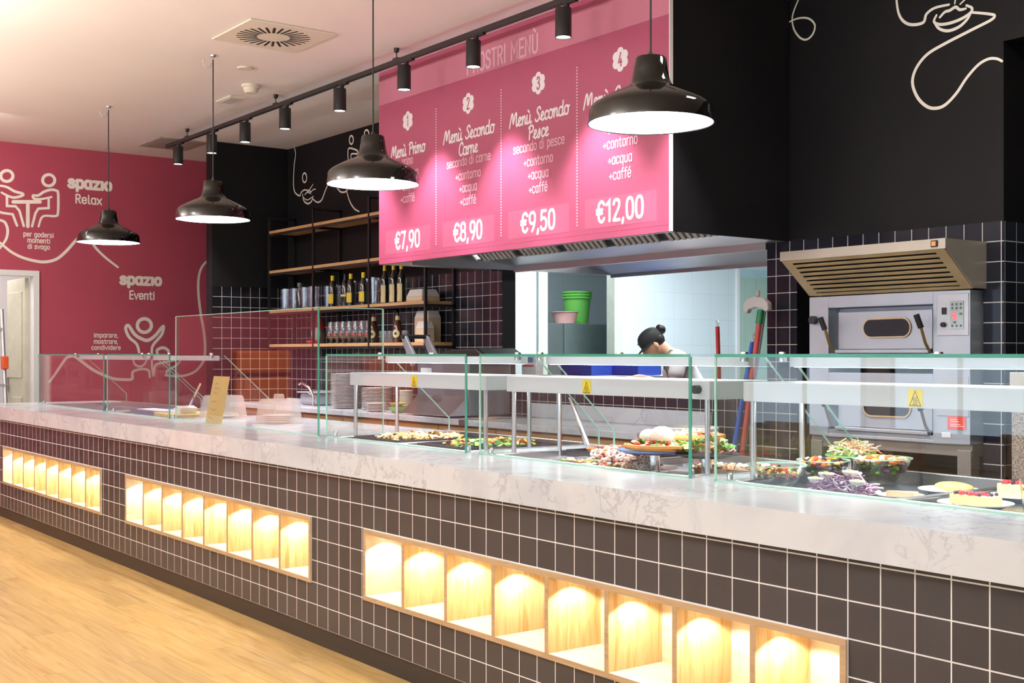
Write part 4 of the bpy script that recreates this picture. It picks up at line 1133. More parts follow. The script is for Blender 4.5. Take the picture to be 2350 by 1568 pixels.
# ---------------------------------------------------------------- open shelving
su = thing('shelf_unit', 'black metal shelving frame with four oak shelves on the back wall', 'shelf', (-9.95, 5.6, 1.5))
SY0, SY1 = 5.461, YB - 0.008
SXS = (-11.44, -10.476, -9.417, -8.495)
SZ = (1.50, 1.845, 2.25, 2.655)
for z in SZ:
    for i in range(3):
        MB().box(SXS[i] + 0.012, SXS[i + 1] - 0.012, SY0, SY1, z - 0.028, z).build('oak_shelf', SHELFW, su, bevel=0.002)
for i, x in enumerate(SXS):
    f = MB()
    f.box(x - 0.011, x + 0.011, SY0 - 0.004, SY0 + 0.018, 1.44, 2.80)
    f.box(x - 0.011, x + 0.011, SY1 - 0.022, SY1, 1.44, 2.80)
    f.box(x - 0.011, x + 0.011, SY0, SY1, 2.778, 2.80)
    for z in SZ:
        f.box(x - 0.011, x + 0.011, SY0, SY1, z - 0.05, z - 0.029)
    f.build('upright_frame', BLKMETAL, su)
f = MB()
for z in SZ:
    f.box(SXS[0], SXS[-1], SY0 + 0.002, SY0 + 0.018, z - 0.05, z - 0.029)
f.build('front_rail', BLKMETAL, su)

GLS = thin_glass('glassware', (0.90, 0.92, 0.96), 1.6, 0.10)
BOTD = plain('dark_bottle_glass', srgb(24, 26, 22), 0.08, var=0.1, coat=0.5)
BOTB = plain('brown_bottle_glass', srgb(66, 34, 16), 0.10, var=0.1, coat=0.5)
FOILY = plain('yellow_foil', srgb(238, 206, 40), 0.35)
CREAML = plain('cream_label', srgb(234, 220, 170), 0.6)
ORNG = plain('orange_print', srgb(220, 96, 50), 0.6)
def glass_tumbler(x, y, z, rad, h, lab, grp, name='tall_glass'):
    m = MB().lathe([(0, 0.001), (rad * 0.82, 0.001), (rad * 0.86, 0.02), (rad, h), (rad * 0.95, h), (rad * 0.80, 0.022), (0, 0.018)], (x, y, z), 16)
    return tag(m.build(name, GLS, None, smooth=True), lab, 'glass', grp)
ZS = SZ[1] + 0.001
tg = [(-11.36, 5.60), (-11.24, 5.56), (-11.12, 5.60), (-10.86, 5.58), (-10.74, 5.60), (-10.63, 5.56), (-10.56, 5.68), (-10.34, 5.66), (-10.12, 5.68), (-9.80, 5.68), (-9.58, 5.62), (-9.47, 5.68)]
gl_l = ['leftmost, beside the shelf end', 'second from the shelf end', 'third, left of the dark shaker', 'first right of the dark shaker', 'second right of the dark shaker', 'third right of the dark shaker', 'just left of the second upright',
        'behind the left yellow-capped bottle', 'between the yellow-capped bottles', 'behind the middle yellow-capped bottle', 'just left of the third upright', 'closest to the third upright']
for (x, y), l in zip(tg, gl_l):
    glass_tumbler(x, y, ZS, 0.052, 0.25 if x > -10.2 else 0.215, 'tall clear glass on the second shelf, ' + l, 'tall glasses on the second shelf')
sh = thing('shaker', 'dark smoked bottle with a grey cap among the tall glasses', 'bottle', (-10.98, 5.58, ZS))
MB().lathe([(0, 0), (0.036, 0), (0.036, 0.16), (0.02, 0.21), (0.02, 0.225), (0, 0.225)], (-10.98, 5.58, ZS), 16).build('body', BOTD, sh, smooth=True)
MB().lathe([(0, 0.226), (0.028, 0.226), (0.028, 0.265), (0, 0.268)], (-10.98, 5.58, ZS), 14).build('cap', plain('grey_cap', srgb(90, 90, 96), 0.4), sh, smooth=True)
def wine(x, y, z, h, rad, capmat, labmat, lab, grp, caph=0.07, labh=0.11, labz=0.04, glass=None, mark=ORNG):
    r = thing('wine_bottle', lab, 'bottle', (x, y, z), group=grp)
    sh0 = h * 0.60
    MB().lathe([(0, 0), (rad, 0), (rad, sh0), (rad * 0.86, sh0 + 0.03), (rad * 0.38, sh0 + 0.075), (rad * 0.36, h - 0.005), (0, h - 0.005)], (x, y, z), 18).build('body', glass or BOTD, r, smooth=True)
    MB().lathe([(rad * 0.40, h - caph), (rad * 0.44, h - caph), (rad * 0.44, h), (0, h + 0.001)], (x, y, z), 16).build('foil_cap', capmat, r, smooth=True)
    lm = MB()
    n = 12
    for k in range(n):
        a0, a1 = PI * 1.0 + PI * k / n - 0.35, PI * 1.0 + PI * (k + 1) / n - 0.35
        q = rad + 0.0008
        lm.add([(x + q * math.cos(a0), y + q * math.sin(a0), z + labz), (x + q * math.cos(a1), y + q * math.sin(a1), z + labz), (x + q * math.cos(a1), y + q * math.sin(a1), z + labz + labh), (x + q * math.cos(a0), y + q * math.sin(a0), z + labz + labh)], [(0, 1, 2, 3)])
    lo = lm.build('label', labmat, r, smooth=True)
    if mark:
        mk = MB()
        for k in range(3):
            a0, a1 = 1.36 * PI + 0.12 * PI * k / 3, 1.36 * PI + 0.12 * PI * (k + 1) / 3
            q = rad + 0.0014
            mk.add([(x + q * math.cos(a0), y + q * math.sin(a0), z + labz + labh * .4), (x + q * math.cos(a1), y + q * math.sin(a1), z + labz + labh * .4), (x + q * math.cos(a1), y + q * math.sin(a1), z + labz + labh * .75), (x + q * math.cos(a0), y + q * math.sin(a0), z + labz + labh * .75)], [(0, 1, 2, 3)])
        mk.build('label_mark', mark, lo)
    return r
YLAB = plain('yellow_label', srgb(236, 206, 60), 0.5)
for x, y, l in ((-10.21, 5.53, 'left of the three, beside the second upright'), (-9.86, 5.53, 'middle of the three, left of the third upright'), (-9.63, 5.53, 'nearest the third upright')):
    wine(x, y, ZS, 0.295, 0.040, FOILY, YLAB, 'dark bottle with yellow cap and label, ' + l, 'yellow-capped bottles on the second shelf', caph=0.075, labh=0.09, labz=0.03, mark=CREAML)
wine(-10.02, 5.56, ZS, 0.30, 0.042, BOTD, CREAML, 'all-dark bottle with a pale neck ring between the yellow-capped bottles', 'dark bottle on the second shelf', labh=0.02, labz=0.09, mark=None)
for x, l in ((-9.34, 'left of the three tall bottles'), (-9.19, 'centre of the three tall bottles'), (-9.06, 'right of the three tall bottles')):
    wine(x, 5.58, ZS, 0.345, 0.036, FOILY, CREAML, 'slim dark wine bottle with orange-yellow foil and cream label, ' + l, 'slim wine bottles under the menu board', caph=0.05, labh=0.155, labz=0.012)
def carton(x, y, z, w, d, hb, ht, lab, tilt=0.72):
    r = thing('takeaway_carton', lab, 'carton', (x, y, z), group='brown takeaway cartons on the shelves')
    KB = plain('brown_card', srgb(226, 202, 170), 0.7, var=0.03)
    KW = plain('white_card', srgb(232, 230, 226), 0.6, var=0.02)
    MB().box(x - w / 2, x + w / 2, y - d / 2, y + d / 2, z + 0.001, z + hb).build('box_base', KB, r, bevel=0.004)
    m = MB()
    a, b = (w / 2, d / 2), (w / 2 * tilt, d / 2 * tilt)
    m.add([(x - a[0], y - a[1], z + hb), (x + a[0], y - a[1], z + hb), (x + a[0], y + a[1], z + hb), (x - a[0], y + a[1], z + hb), (x - b[0], y - b[1], z + ht), (x + b[0], y - b[1], z + ht), (x + b[0], y + b[1], z + ht), (x - b[0], y + b[1], z + ht)],
          [(0, 3, 2, 1), (4, 5, 6, 7), (0, 1, 5, 4), (1, 2, 6, 5), (2, 3, 7, 6), (3, 0, 4, 7)])
    m.build('folded_lid', KW, r, bevel=0.003)
carton(-8.74, 5.60, SZ[1], 0.25, 0.18, 0.045, 0.105, 'low white-topped takeaway carton on the shelf beside the slim wine bottles', 0.78)
carton(-8.76, 5.66, SZ[0], 0.22, 0.13, 0.21, 0.27, 'tall beige takeaway carton at the right end of the lowest shelf', 0.8)
carton(-8.60, 5.53, SZ[0], 0.14, 0.10, 0.115, 0.175, 'smaller beige takeaway carton in front of the tall one', 0.74)
# lowest shelf: gnome, goblets, beer bottles, tumblers
ZL = SZ[0] + 0.001
gn = thing('gnome_figurine', 'small bearded gnome figurine with a tall red felt hat on the lowest shelf', 'figurine', (-10.58, 5.56, ZL))
REDF = plain('red_felt', srgb(160, 30, 46), 0.9, var=0.1)
WOOL = plain('white_wool', srgb(226, 220, 214), 0.95, var=0.05, bump=0.4)
MB().lathe([(0, 0.0), (0.05, 0.0), (0.07, 0.03), (0.065, 0.09), (0.04, 0.14), (0, 0.15)], (-10.58, 5.58, ZL + 0.012), 18).build('body', plain('grey_felt', srgb(90, 86, 88), 0.9), gn, smooth=True)
MB().ball((-10.56, 5.54, ZL + 0.10), 0.062, 14, s=(0.95, 0.7, 1.2)).build('beard', WOOL, gn, smooth=True)
MB().lathe([(0, 0.145), (0.075, 0.135), (0.068, 0.16), (0.04, 0.24), (0.018, 0.30), (0.004, 0.33), (0, 0.331)], (-10.58, 5.57, ZL), 18).build('hat', REDF, gn, smooth=True)
MB().ball((-10.53, 5.50, ZL + 0.15), 0.015, 10).build('nose', plain('pink_felt', srgb(226, 170, 150), 0.9), gn, smooth=True)
for dx in (-0.065, 0.03):
    MB().ball((-10.59 + dx, 5.53, ZL + 0.018), 0.03, 12, s=(1.2, 1.3, 0.6)).build('shoe', plain('red_shoe', srgb(200, 36, 70), 0.6), gn, smooth=True)
def wrap_disc(x, y, q, ang, z, rad, n=20):
    """a round print lying on the curved side of a bottle or glass"""
    P = lambda s, t: (x + q * math.cos(ang + s / q), y + q * math.sin(ang + s / q), z + t)
    vs = [P(0, 0)]
    for rr_ in (0.5, 1.0):
        vs += [P(rad * rr_ * math.cos(2 * PI * i / n), rad * rr_ * math.sin(2 * PI * i / n)) for i in range(n)]
    fs = [(0, 1 + i, 1 + (i + 1) % n) for i in range(n)] + [(1 + i, 1 + n + i, 1 + n + (i + 1) % n, 1 + (i + 1) % n) for i in range(n)]
    return MB().add(vs, fs)
ROSE = plain('rose_print', srgb(206, 90, 84), 0.6)
for k in range(7):
    x = -10.33 + k * 0.118
    r = thing('beer_goblet', 'stemmed clear goblet with a red mark, %s from the left on the lowest shelf' % nth(k), 'glass', (x, 5.58, ZL), group='stemmed goblets on the lowest shelf')
    MB().lathe([(0, 0), (0.036, 0), (0.034, 0.005), (0.008, 0.014), (0.012, 0.03), (0.046, 0.07), (0.050, 0.11), (0.038, 0.17), (0.036, 0.205), (0.034, 0.205), (0.036, 0.17), (0.047, 0.11), (0.043, 0.072), (0.006, 0.034), (0, 0.034)], (x, 5.58, ZL), 18).build('bowl_and_stem', GLS, r, smooth=True)
    wrap_disc(x, 5.58, 0.0475, -1.05, ZL + 0.083, 0.016).build('printed_mark', ROSE, r, smooth=True)
for k, (x, l) in enumerate(((-9.50, 'left of the small tumblers'), (-9.09, 'right of the small tumblers'))):
    r = thing('beer_bottle', 'brown beer bottle with round cream label, ' + l, 'bottle', (x, 5.56, ZL), group='beer bottles on the lowest shelf')
    MB().lathe([(0, 0), (0.042, 0), (0.042, 0.14), (0.034, 0.165), (0.018, 0.20), (0.016, 0.25), (0, 0.25)], (x, 5.56, ZL), 18).build('body', BOTB, r, smooth=True)
    MB().lathe([(0.0185, 0.195), (0.0195, 0.195), (0.0178, 0.232), (0.0165, 0.232)], (x, 5.56, ZL), 16).build('neck_label', CREAML, r, smooth=True)
    lb = wrap_disc(x, 5.56, 0.0428, -0.95, ZL + 0.078, 0.036).build('round_label', CREAML, r, smooth=True)
    wrap_disc(x, 5.56, 0.0432, -0.95, ZL + 0.078, 0.012).build('green_emblem', plain('dark_green_print', srgb(40, 70, 50), 0.6), lb, smooth=True)
    MB().lathe([(0, 0.2505), (0.0175, 0.2505), (0.0175, 0.262), (0, 0.264)], (x, 5.56, ZL), 14).build('crown_cap', BLKMETAL, r, smooth=True)
for k in range(8):
    x = -9.40 + k * 0.085 + (0.11 if k > 2 else 0) * 0
    if abs(x + 9.09) < 0.05:
        x += 0.05
    glass_tumbler(-9.41 + k * 0.036 if k < 7 else -8.99, 5.58 if k % 2 else 5.66, ZL, 0.036, 0.105, 'small clear tumbler, %s in the row between the beer bottles' % nth(k) if k < 7 else 'small clear tumbler right of the second beer bottle', 'small tumblers on the lowest shelf', 'tumbler')
# ---------------------------------------------------------------- deck oven with its canopy
OVS = plain('oven_steel', srgb(192, 199, 210), 0.35, metal=0.55, var=0.07, scale=4)
OVST = plain('tan_stained_steel', srgb(214, 186, 138), 0.4, metal=0.25, var=0.16, scale=5)
DKG = plain('oven_window_glass', srgb(46, 48, 56), 0.12, var=0.05)
ov = thing('deck_oven', 'steel two-deck pizza oven with round-ended door windows set in a black wall niche', 'oven', (-4.13, 5.66, 0))
OY = 5.66
b = MB()
b.box(-4.653, -4.515, OY, 6.45, 0.93, 1.733)
b.box(-3.828, -3.608, OY, 6.45, 0.93, 1.733)
for zb in (0.0, -0.438):
    b.box(-4.515, -3.828, OY, 6.45, 1.665 + zb, 1.733 + zb)
    b.box(-4.515, -3.828, OY + 0.10, 6.45, 1.36 + zb, 1.665 + zb)
    b.box(-4.515, -3.828, OY + 0.004, OY + 0.12, 1.372 + zb, 1.405 + zb)
b.box(-4.515, -3.828, OY, OY + 0.12, 0.93, 0.945)
b.build('body', OVS, ov, bevel=0.003)
b = MB()
b.box(-4.653, -3.608, OY + 0.02, 6.45, 0.865, 0.93)
for x in (-4.65, -3.69):
    b.box(x, x + 0.08, OY + 0.01, OY + 0.09, 0.0, 0.90).box(x, x + 0.08, 6.35, 6.43, 0.0, 0.90)
b.build('stand', plain('stand_steel', srgb(150, 144, 138), 0.4, metal=0.6), ov, bevel=0.003)
for zb, nm in ((0.0, 'upper'), (-0.438, 'lower')):
    dr = MB().box(-4.462, -3.845, OY + 0.02, OY + 0.05, 1.425 + zb, 1.642 + zb).build('door', OVS, ov, bevel=0.006)
    cap = []
    for k in range(24):
        t = 2 * PI * k / 24
        cx = -4.232 if math.cos(t) < 0 else -4.028
        cap.append((cx + 0.052 * math.cos(t), 1.545 + zb + 0.052 * math.sin(t)))
    MB().prism(cap, 'Y', OY + 0.013, OY + 0.021).build('door_window', DKG, dr)
    fr = MB(); ribbon(fr, cap, 0.008, lambda u, v: (u, OY + 0.0125, v), closed=True); fr.build('window_trim', OVST, dr)
    MB().box(-4.46, -3.85, OY - 0.012, OY + 0.02, 1.405 + zb, 1.425 + zb).build('door_hinge_bar', OVS, dr, bevel=0.004)
    for xa, xb in ((-4.512, -4.468), (-3.878, -3.838)):
        h = MB().tube([(xa + 0.012, OY - 0.055, 1.555 + zb), (xb - 0.012, OY - 0.035, 1.46 + zb), (xb - 0.004, OY - 0.012, 1.42 + zb)], 0.008, 8).build('handle_rod', plain('brass_rod', srgb(150, 120, 70), 0.35, metal=0.8), dr, smooth=True)
        MB().tube([(xa, OY - 0.075, 1.61 + zb), (xa + 0.014, OY - 0.052, 1.54 + zb)], 0.016, 12).build('handle_grip', BLKMETAL, dr, smooth=True)
MB().tube([(-4.612, OY - 0.001, 1.598), (-4.612, OY - 0.03, 1.598)], 0.024, 16).build('vent_knob', BLKMETAL, ov, smooth=True)
cp = MB().box(-3.80, -3.615, OY - 0.004, OY - 0.0003, 1.498, 1.716).build('control_panel', plain('control_plate', srgb(206, 208, 214), 0.35, metal=0.5), ov, bevel=0.002)
kp = MB().box(-3.72, -3.642, OY - 0.0075, OY - 0.0045, 1.532, 1.677).build('keypad', plain('keypad_film', srgb(190, 206, 206), 0.4), cp)
kk = MB()
for rr_, z in enumerate((1.660, 1.640, 1.548)):
    for cc in range(3):
        o2 = [(-3.706 + cc * 0.025 + 0.007 * math.cos(2 * PI * i / 10), OY - 0.0082, z + 0.007 * math.sin(2 * PI * i / 10)) for i in range(10)]
        kk.add(o2, [tuple(range(10))])
kk.box(-3.665, -3.648, OY - 0.0085, OY - 0.0076, 1.604, 1.616).box(-3.70, -3.684, OY - 0.0085, OY - 0.0076, 1.560, 1.572)
kk.build('keypad_button', plain('grey_button', srgb(96, 110, 112), 0.5), cp)
REDL = emit('red_display', (1.0, 0.05, 0.08, 1), 2.0)
g = MB()
letters(g, '22', SANS, -3.697, 1.603, 0.014, 0.024, 0.0035, lambda u, v: (u, OY - 0.0085, v))
for z in (1.598, 1.590, 1.583):
    g.add([(-3.703, OY - 0.0085, z - 0.002), (-3.68, OY - 0.0085, z - 0.002), (-3.68, OY - 0.0085, z + 0.002), (-3.703, OY - 0.0085, z + 0.002)], [(0, 1, 2, 3)])
g.build('red_digits', REDL, cp)
MB().box(-3.769, -3.743, OY - 0.009, OY - 0.0045, 1.609, 1.645).build('rocker_switch', INK, cp)
MB().tube([(-3.758, OY - 0.0045, 1.555), (-3.758, OY - 0.02, 1.555)], 0.013, 12).build('reset_button', INK, cp, smooth=True)
MB().box(-3.80, -3.615, OY - 0.004, OY - 0.0003, 1.075, 1.285).build('control_panel', plain('control_plate_low', srgb(196, 198, 204), 0.35, metal=0.5), ov, bevel=0.002)
st_ = MB().box(-3.738, -3.631, OY - 0.003, OY - 0.0004, 1.007, 1.078).build('red_notice', plain('red_label', srgb(226, 84, 70), 0.5), ov)
g = MB()
for k, (z, wd) in enumerate(((1.058, 0.04), (1.048, 0.05), (1.034, 0.06), (1.024, 0.08))):
    g.box(-3.722, -3.722 + wd, OY - 0.0034, OY - 0.0031, z - 0.0016, z + 0.0016)
g.build('notice_lines', LETW, st_)
MB().box(-3.772, -3.72, OY - 0.003, OY - 0.0004, 0.962, 0.988).build('rating_plate', PAPER, ov)
# canopy
ch = thing('oven_canopy', 'slanted steel canopy with tan louvre slats mounted over the pizza oven', 'canopy', (-4.115, 5.66, 1.735))
KX0, KX1, KY = -4.65, -3.58, 5.40
MB().box(KX0, KX1, KY, KY + 0.012, 1.932, 1.984).prism([(KY + 0.0125, 1.983), (5.763, 1.983), (5.763, 1.97), (KY + 0.0125, 1.97)], 'X', KX0 + 0.0085, KX1 - 0.0085).prism([(KY + 0.0122, 1.932), (KY + 0.0122, 1.984), (5.764, 1.984), (5.764, 1.74), (5.655, 1.74)], 'X', KX0, KX0 + 0.008).prism([(KY + 0.0122, 1.932), (KY + 0.0122, 1.984), (5.764, 1.984), (5.764, 1.74), (5.655, 1.74)], 'X', KX1 - 0.008, KX1).build('hood_shell', plain('warm_steel', srgb(186, 178, 164), 0.35, metal=0.5, var=0.1, scale=3), ch)
# louvred underside: lies on the slope from the front lip down to the oven top
A0, A1 = Vector((0, KY + 0.004, 1.930)), Vector((0, 5.655, 1.738))
sl_ = A1 - A0
def louv(t0, t1, x0, x1, lift=0.0):
    nrm = Vector((0, -sl_.z, sl_.y)).normalized()
    p = [A0 + sl_ * t0 - nrm * lift, A0 + sl_ * t1 - nrm * lift, A0 + sl_ * t1 + nrm * 0.006, A0 + sl_ * t0 + nrm * 0.006]
    return [(v.y, v.z) for v in p]
fr = MB()
fr.prism(louv(0.0, 0.075, 0, 0), 'X', KX0 + 0.009, KX1 - 0.009)
fr.prism(louv(0.94, 1.0, 0, 0), 'X', KX0 + 0.009, KX1 - 0.009)
fr.prism(louv(0.075, 0.94, 0, 0), 'X', KX0 + 0.009, KX0 + 0.07)
fr.prism(louv(0.075, 0.94, 0, 0), 'X', KX1 - 0.07, KX1 - 0.009)
fr.build('louvre_frame', OVST, ch)
for k in range(7):
    t0 = 0.135 + k * 0.118
    m = MB().prism(louv(t0, t0 + 0.052, 0, 0, 0.001), 'X', KX0 + 0.07, KX1 - 0.07)
    m.build('louvre_slat', OVST, ch)
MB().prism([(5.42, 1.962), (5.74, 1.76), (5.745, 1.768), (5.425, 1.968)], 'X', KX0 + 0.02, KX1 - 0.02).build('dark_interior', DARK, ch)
sw = MB().box(-3.662, -3.622, KY - 0.006, KY, 1.942, 1.976).build('rocker_switch', INK, ch, bevel=0.003)
MB().box(-3.654, -3.632, KY - 0.009, KY - 0.006, 1.948, 1.970).build('lit_rocker', emit('orange_rocker', (0.9, 0.16, 0.04, 1), 1.2), sw)

# ---------------------------------------------------------------- cabinet unit at the far right
cu = thing('side_cabinet', 'steel kitchen unit with a speckled granite side panel at the right edge', 'cabinet', (-2.5, 5.0, 0))
GRAN = plain('speckled_granite', srgb(150, 140, 132), 0.4, var=0.9, scale=120)
MB().box(-2.985, -1.2, 5.0, 5.70, 0.0, 1.32).build('carcass', STEELD, cu, bevel=0.004)
MB().box(-2.975, -1.3, 4.992, 5.0, 0.85, 1.19).build('granite_panel', GRAN, cu)
MB().box(-2.985, -1.2, 4.985, 5.0, 1.225, 1.32).build('steel_fascia', STEELW, cu, bevel=0.003)
gc = thing('small_vitrine', 'small greenish glass vitrine standing on the steel unit at the right edge', 'vitrine', (-3.0, 5.35, 1.321))
MB().box(-2.97, -2.4, 5.20, 5.5, 1.321, 1.345).build('base', SHELFW, gc)
MB().box(-2.97, -2.4, 5.20, 5.206, 1.346, 1.53).box(-2.97, -2.964, 5.206, 5.5, 1.346, 1.53).box(-2.97, -2.4, 5.20, 5.5, 1.531, 1.537).build('glass_box', thin_glass('teal_glass', (0.62, 0.86, 0.84), 1.5), gc)

# ---------------------------------------------------------------- things seen through the pass
FR = plain('grey_fridge', srgb(112, 122, 122), 0.45, metal=0.2)
fg = thing('steel_fridge', 'tall grey fridge in the room behind the pass', 'fridge', (-10.85, 8.95, 0))
MB().box(-11.6, -10.9, 8.66, 9.62, 0.06, 1.757).build('body', FR, fg, bevel=0.006)
MB().box(-10.899, -10.872, 8.905, 9.62, 0.10, 1.755).build('door', plain('fridge_front', srgb(120, 134, 132), 0.4, metal=0.2), fg, bevel=0.006)
MB().box(-11.55, -10.95, 8.70, 9.58, 0.0, 0.06).build('plinth', BLKMETAL, fg)
FZ = 1.759
LIME = plain('lime_plastic', srgb(120, 212, 96), 0.35, var=0.02)
for k in range(3):
    m = MB().lathe([(0, 0.001), (0.135, 0.001), (0.165, 0.30), (0.182, 0.305), (0.182, 0.325), (0.160, 0.325), (0.13, 0.012), (0, 0.012)], (-11.22, 9.38, FZ + 0.033 * k), 28)
    tag(m.build('lime_bucket', LIME, None, smooth=True), 'lime green bucket, %s of the nested stack on the grey fridge' % ('bottom', 'middle', 'top')[k], 'bucket', 'nested lime buckets on the fridge')
m = MB().lathe([(0, 0.001), (0.128, 0.001), (0.155, 0.128), (0.172, 0.130), (0.172, 0.138), (0.150, 0.136), (0.124, 0.01), (0, 0.01)], (-11.05, 9.05, FZ), 32)
tag(m.build('pink_basin', plain('pink_plastic', srgb(236, 184, 178), 0.4), None, smooth=True), 'pale pink plastic basin on the grey fridge before the lime buckets', 'basin')
tag(MB().tube([(-11.6, 8.91, 2.7), (-11.6, 8.93, 2.3), (-11.6, 8.98, 1.95), (-11.6, 9.0, 1.77)], 0.013, 8).build('green_hose', plain('green_rubber', srgb(30, 160, 110), 0.4), None, smooth=True), 'thin green hose hanging behind the pink basin', 'hose')
tag(MB().tube([(-10.75, 9.66, 2.6), (-10.75, 9.70, 2.0), (-10.72, 9.72, 1.2)], 0.009, 8).build('grey_cable', plain('pale_cable', srgb(176, 200, 206), 0.5), None, smooth=True), 'thin pale cable hanging beside the lime buckets', 'cable')
CRATE = plain('blue_crate_plastic', srgb(40, 92, 214), 0.4)
for k, (y0, y1, x, z1, l) in enumerate(((6.66, 6.93, -7.98, 1.36, 'left blue plastic crate on the table behind the pass'), (6.95, 7.25, -7.72, 1.375, 'right blue plastic crate on the table behind the pass'))):
    c_ = thing('blue_crate', l, 'crate', (x, y0, 1.22), group='blue crates behind the pass')
    MB().box(x - 0.2, x + 0.2, y0, y1 - 0.03, 1.222, 1.235).box(x - 0.2, x - 0.185, y0, y1 - 0.03, 1.235, z1).box(x + 0.185, x + 0.2, y0, y1 - 0.03, 1.235, z1).box(x - 0.185, x + 0.185, y0, y0 + 0.015, 1.235, z1).box(x - 0.185, x + 0.185, y1 - 0.045, y1 - 0.03, 1.235, z1).build('shell', CRATE, c_, bevel=0.004)
kt = thing('prep_table', 'steel preparation table behind the kitchen pass', 'table', (-7.8, 6.9, 0))
MB().box(-8.3, -7.35, 6.5, 7.4, 1.18, 1.22).build('top', STEELD, kt)
for x in (-8.2, -7.45):
    for y in (6.6, 7.3):
        MB().lathe([(0.02, 0.0), (0.02, 1.18)], (x, y, 0), 10).build('leg', STEELD, kt, smooth=True)
fb = thing('flour_bag', 'white paper bag with blue and red print on the pass sill', 'bag', (-7.52, 5.83, 1.216))
MB().prism([(-7.62, 1.217), (-7.44, 1.217), (-7.43, 1.36), (-7.46, 1.40), (-7.60, 1.40), (-7.62, 1.36)], 'Y', 5.80, 5.88).build('sack', PAPER, fb, bevel=0.01)
MB().box(-7.585, -7.47, 5.7985, 5.7998, 1.335, 1.375).build('blue_print', plain('blue_print', srgb(60, 130, 200), 0.6), fb)
MB().box(-7.595, -7.46, 5.7985, 5.7998, 1.300, 1.318).build('red_print', plain('red_print', srgb(220, 90, 100), 0.6), fb)
sc_ = thing('strip_curtain', 'pale green plastic strip curtain in the kitchen doorway', 'curtain', (-10.02, 11.1, 2.4))
PVC = cloudy('pale_green_pvc', srgb(196, 222, 206), 0.75, 0.35)
MB().box(-10.03, -9.99, 10.86, 11.45, 2.30, 2.42).build('hanging_rail', plain('pale_rail', srgb(186, 214, 220), 0.4), sc_)
for k in range(6):
    y = 10.88 + k * 0.092
    MB().box(-9.985 + 0.006 * (k % 2), -9.982 + 0.006 * (k % 2), y, y + 0.105, 0.05, 2.32).build('strip', PVC, sc_)
# brooms and long tools at the right side of the pass
def pole(name, lab, p0, p1, r, mat, endmat=None, grp='broom handles by the pass'):
    t = thing(name, lab, 'broom', (p0[0], p0[1], p0[2]), group=grp)
    MB().tube([p0, p1], r, 12).build('handle', mat, t, smooth=True)
    d = (Vector(p1) - Vector(p0)).normalized()
    e = Vector(p1)
    hk = MB().tube([e, e + d * 0.03 + Vector((-0.012, 0, 0)), e + d * 0.05, e + d * 0.03 + Vector((0.012, 0, 0)), e], 0.0035, 6)
    hk.build('hanging_loop', STEELD, t, smooth=True)
    return t
RED = plain('red_plastic', srgb(214, 56, 52), 0.4)
DRED = plain('dark_red_plastic', srgb(176, 70, 66), 0.45)
BLUE = plain('blue_plastic', srgb(36, 96, 206), 0.4)
t = pole('broom', 'broom with bright red handle standing behind the pass right of the worker', (-6.12, 6.50, 0.10), (-6.155, 6.47, 1.60), 0.016, RED)
MB().box(-6.26, -5.98, 6.47, 6.53, 0.0, 0.10).build('broom_head', RED, t)
t = pole('mop', 'mop with blue handle leaning in the aisle beside the oven wall', (-5.33, 5.56, 0.06), (-5.09, 5.66, 1.475), 0.015, BLUE)
MB().box(-5.45, -5.22, 5.52, 5.60, 0.0, 0.06).build('mop_head', PAPER, t)
t = pole('squeegee', 'long squeegee with dark red handle and green socket leaning by the tiled pier', (-5.16, 5.50, 0.05), (-5.0, 5.62, 1.60), 0.017, DRED)
MB().tube([(-5.0 - 0.003, 5.619, 1.585), (-4.993, 5.625, 1.67)], 0.022, 12).build('green_socket', plain('green_plastic', srgb(24, 116, 70), 0.4), t, smooth=True)
MB().box(-5.36, -4.99, 5.46, 5.52, 0.0, 0.05).build('rubber_blade', INK, t)
t = pole('grey_broom', 'broom with thin grey handle between the blue and dark red handles', (-5.25, 5.60, 0.05), (-5.03, 5.70, 1.66), 0.010, plain('grey_plastic2', srgb(150, 150, 150), 0.5))
MB().box(-5.33, -5.17, 5.585, 5.645, 0.0, 0.05).build('broom_head', INK, t)
t = thing('dustpan', 'off-white fan shaped dustpan hanging upside down on the tool handles', 'dustpan', (-5.02, 5.66, 1.64))
fan = [(-5.115, 1.675), (-5.12, 1.70), (-5.09, 1.735), (-5.03, 1.752), (-4.96, 1.74), (-4.92, 1.71), (-4.915, 1.665), (-4.945, 1.655), (-4.96, 1.675), (-5.02, 1.685), (-5.075, 1.672), (-5.09, 1.648), (-5.11, 1.655)]
MB().prism(fan, 'Y', 5.60, 5.64).build('pan', plain('offwhite_plastic', srgb(206, 198, 196), 0.5), t, bevel=0.006)
MB().box(-5.025, -5.0, 5.61, 5.63, 1.75, 1.79).build('pan_handle', plain('beige_plastic', srgb(190, 172, 168), 0.5), t, bevel=0.006)
wb_ = thing('waste_bin', 'dark bin lined with a white bag standing in the aisle by the brooms', 'bin', (-5.35, 5.35, 0))
MB().lathe([(0, 0.0), (0.14, 0.0), (0.17, 0.80), (0.165, 0.80), (0.135, 0.01), (0, 0.01)], (-5.20, 5.22, 0.001), 20).build('bin_body', plain('dark_plastic', srgb(52, 50, 52), 0.5), wb_, smooth=True)
MB().lathe([(0.176, 0.80), (0.178, 0.86), (0.190, 0.96), (0.182, 0.965), (0.168, 0.90), (0.16, 0.82)], (-5.20, 5.22, 0.001), 20, sy=0.9).build('bag_liner', plain('white_bag', srgb(226, 228, 228), 0.6, var=0.03), wb_, smooth=True)

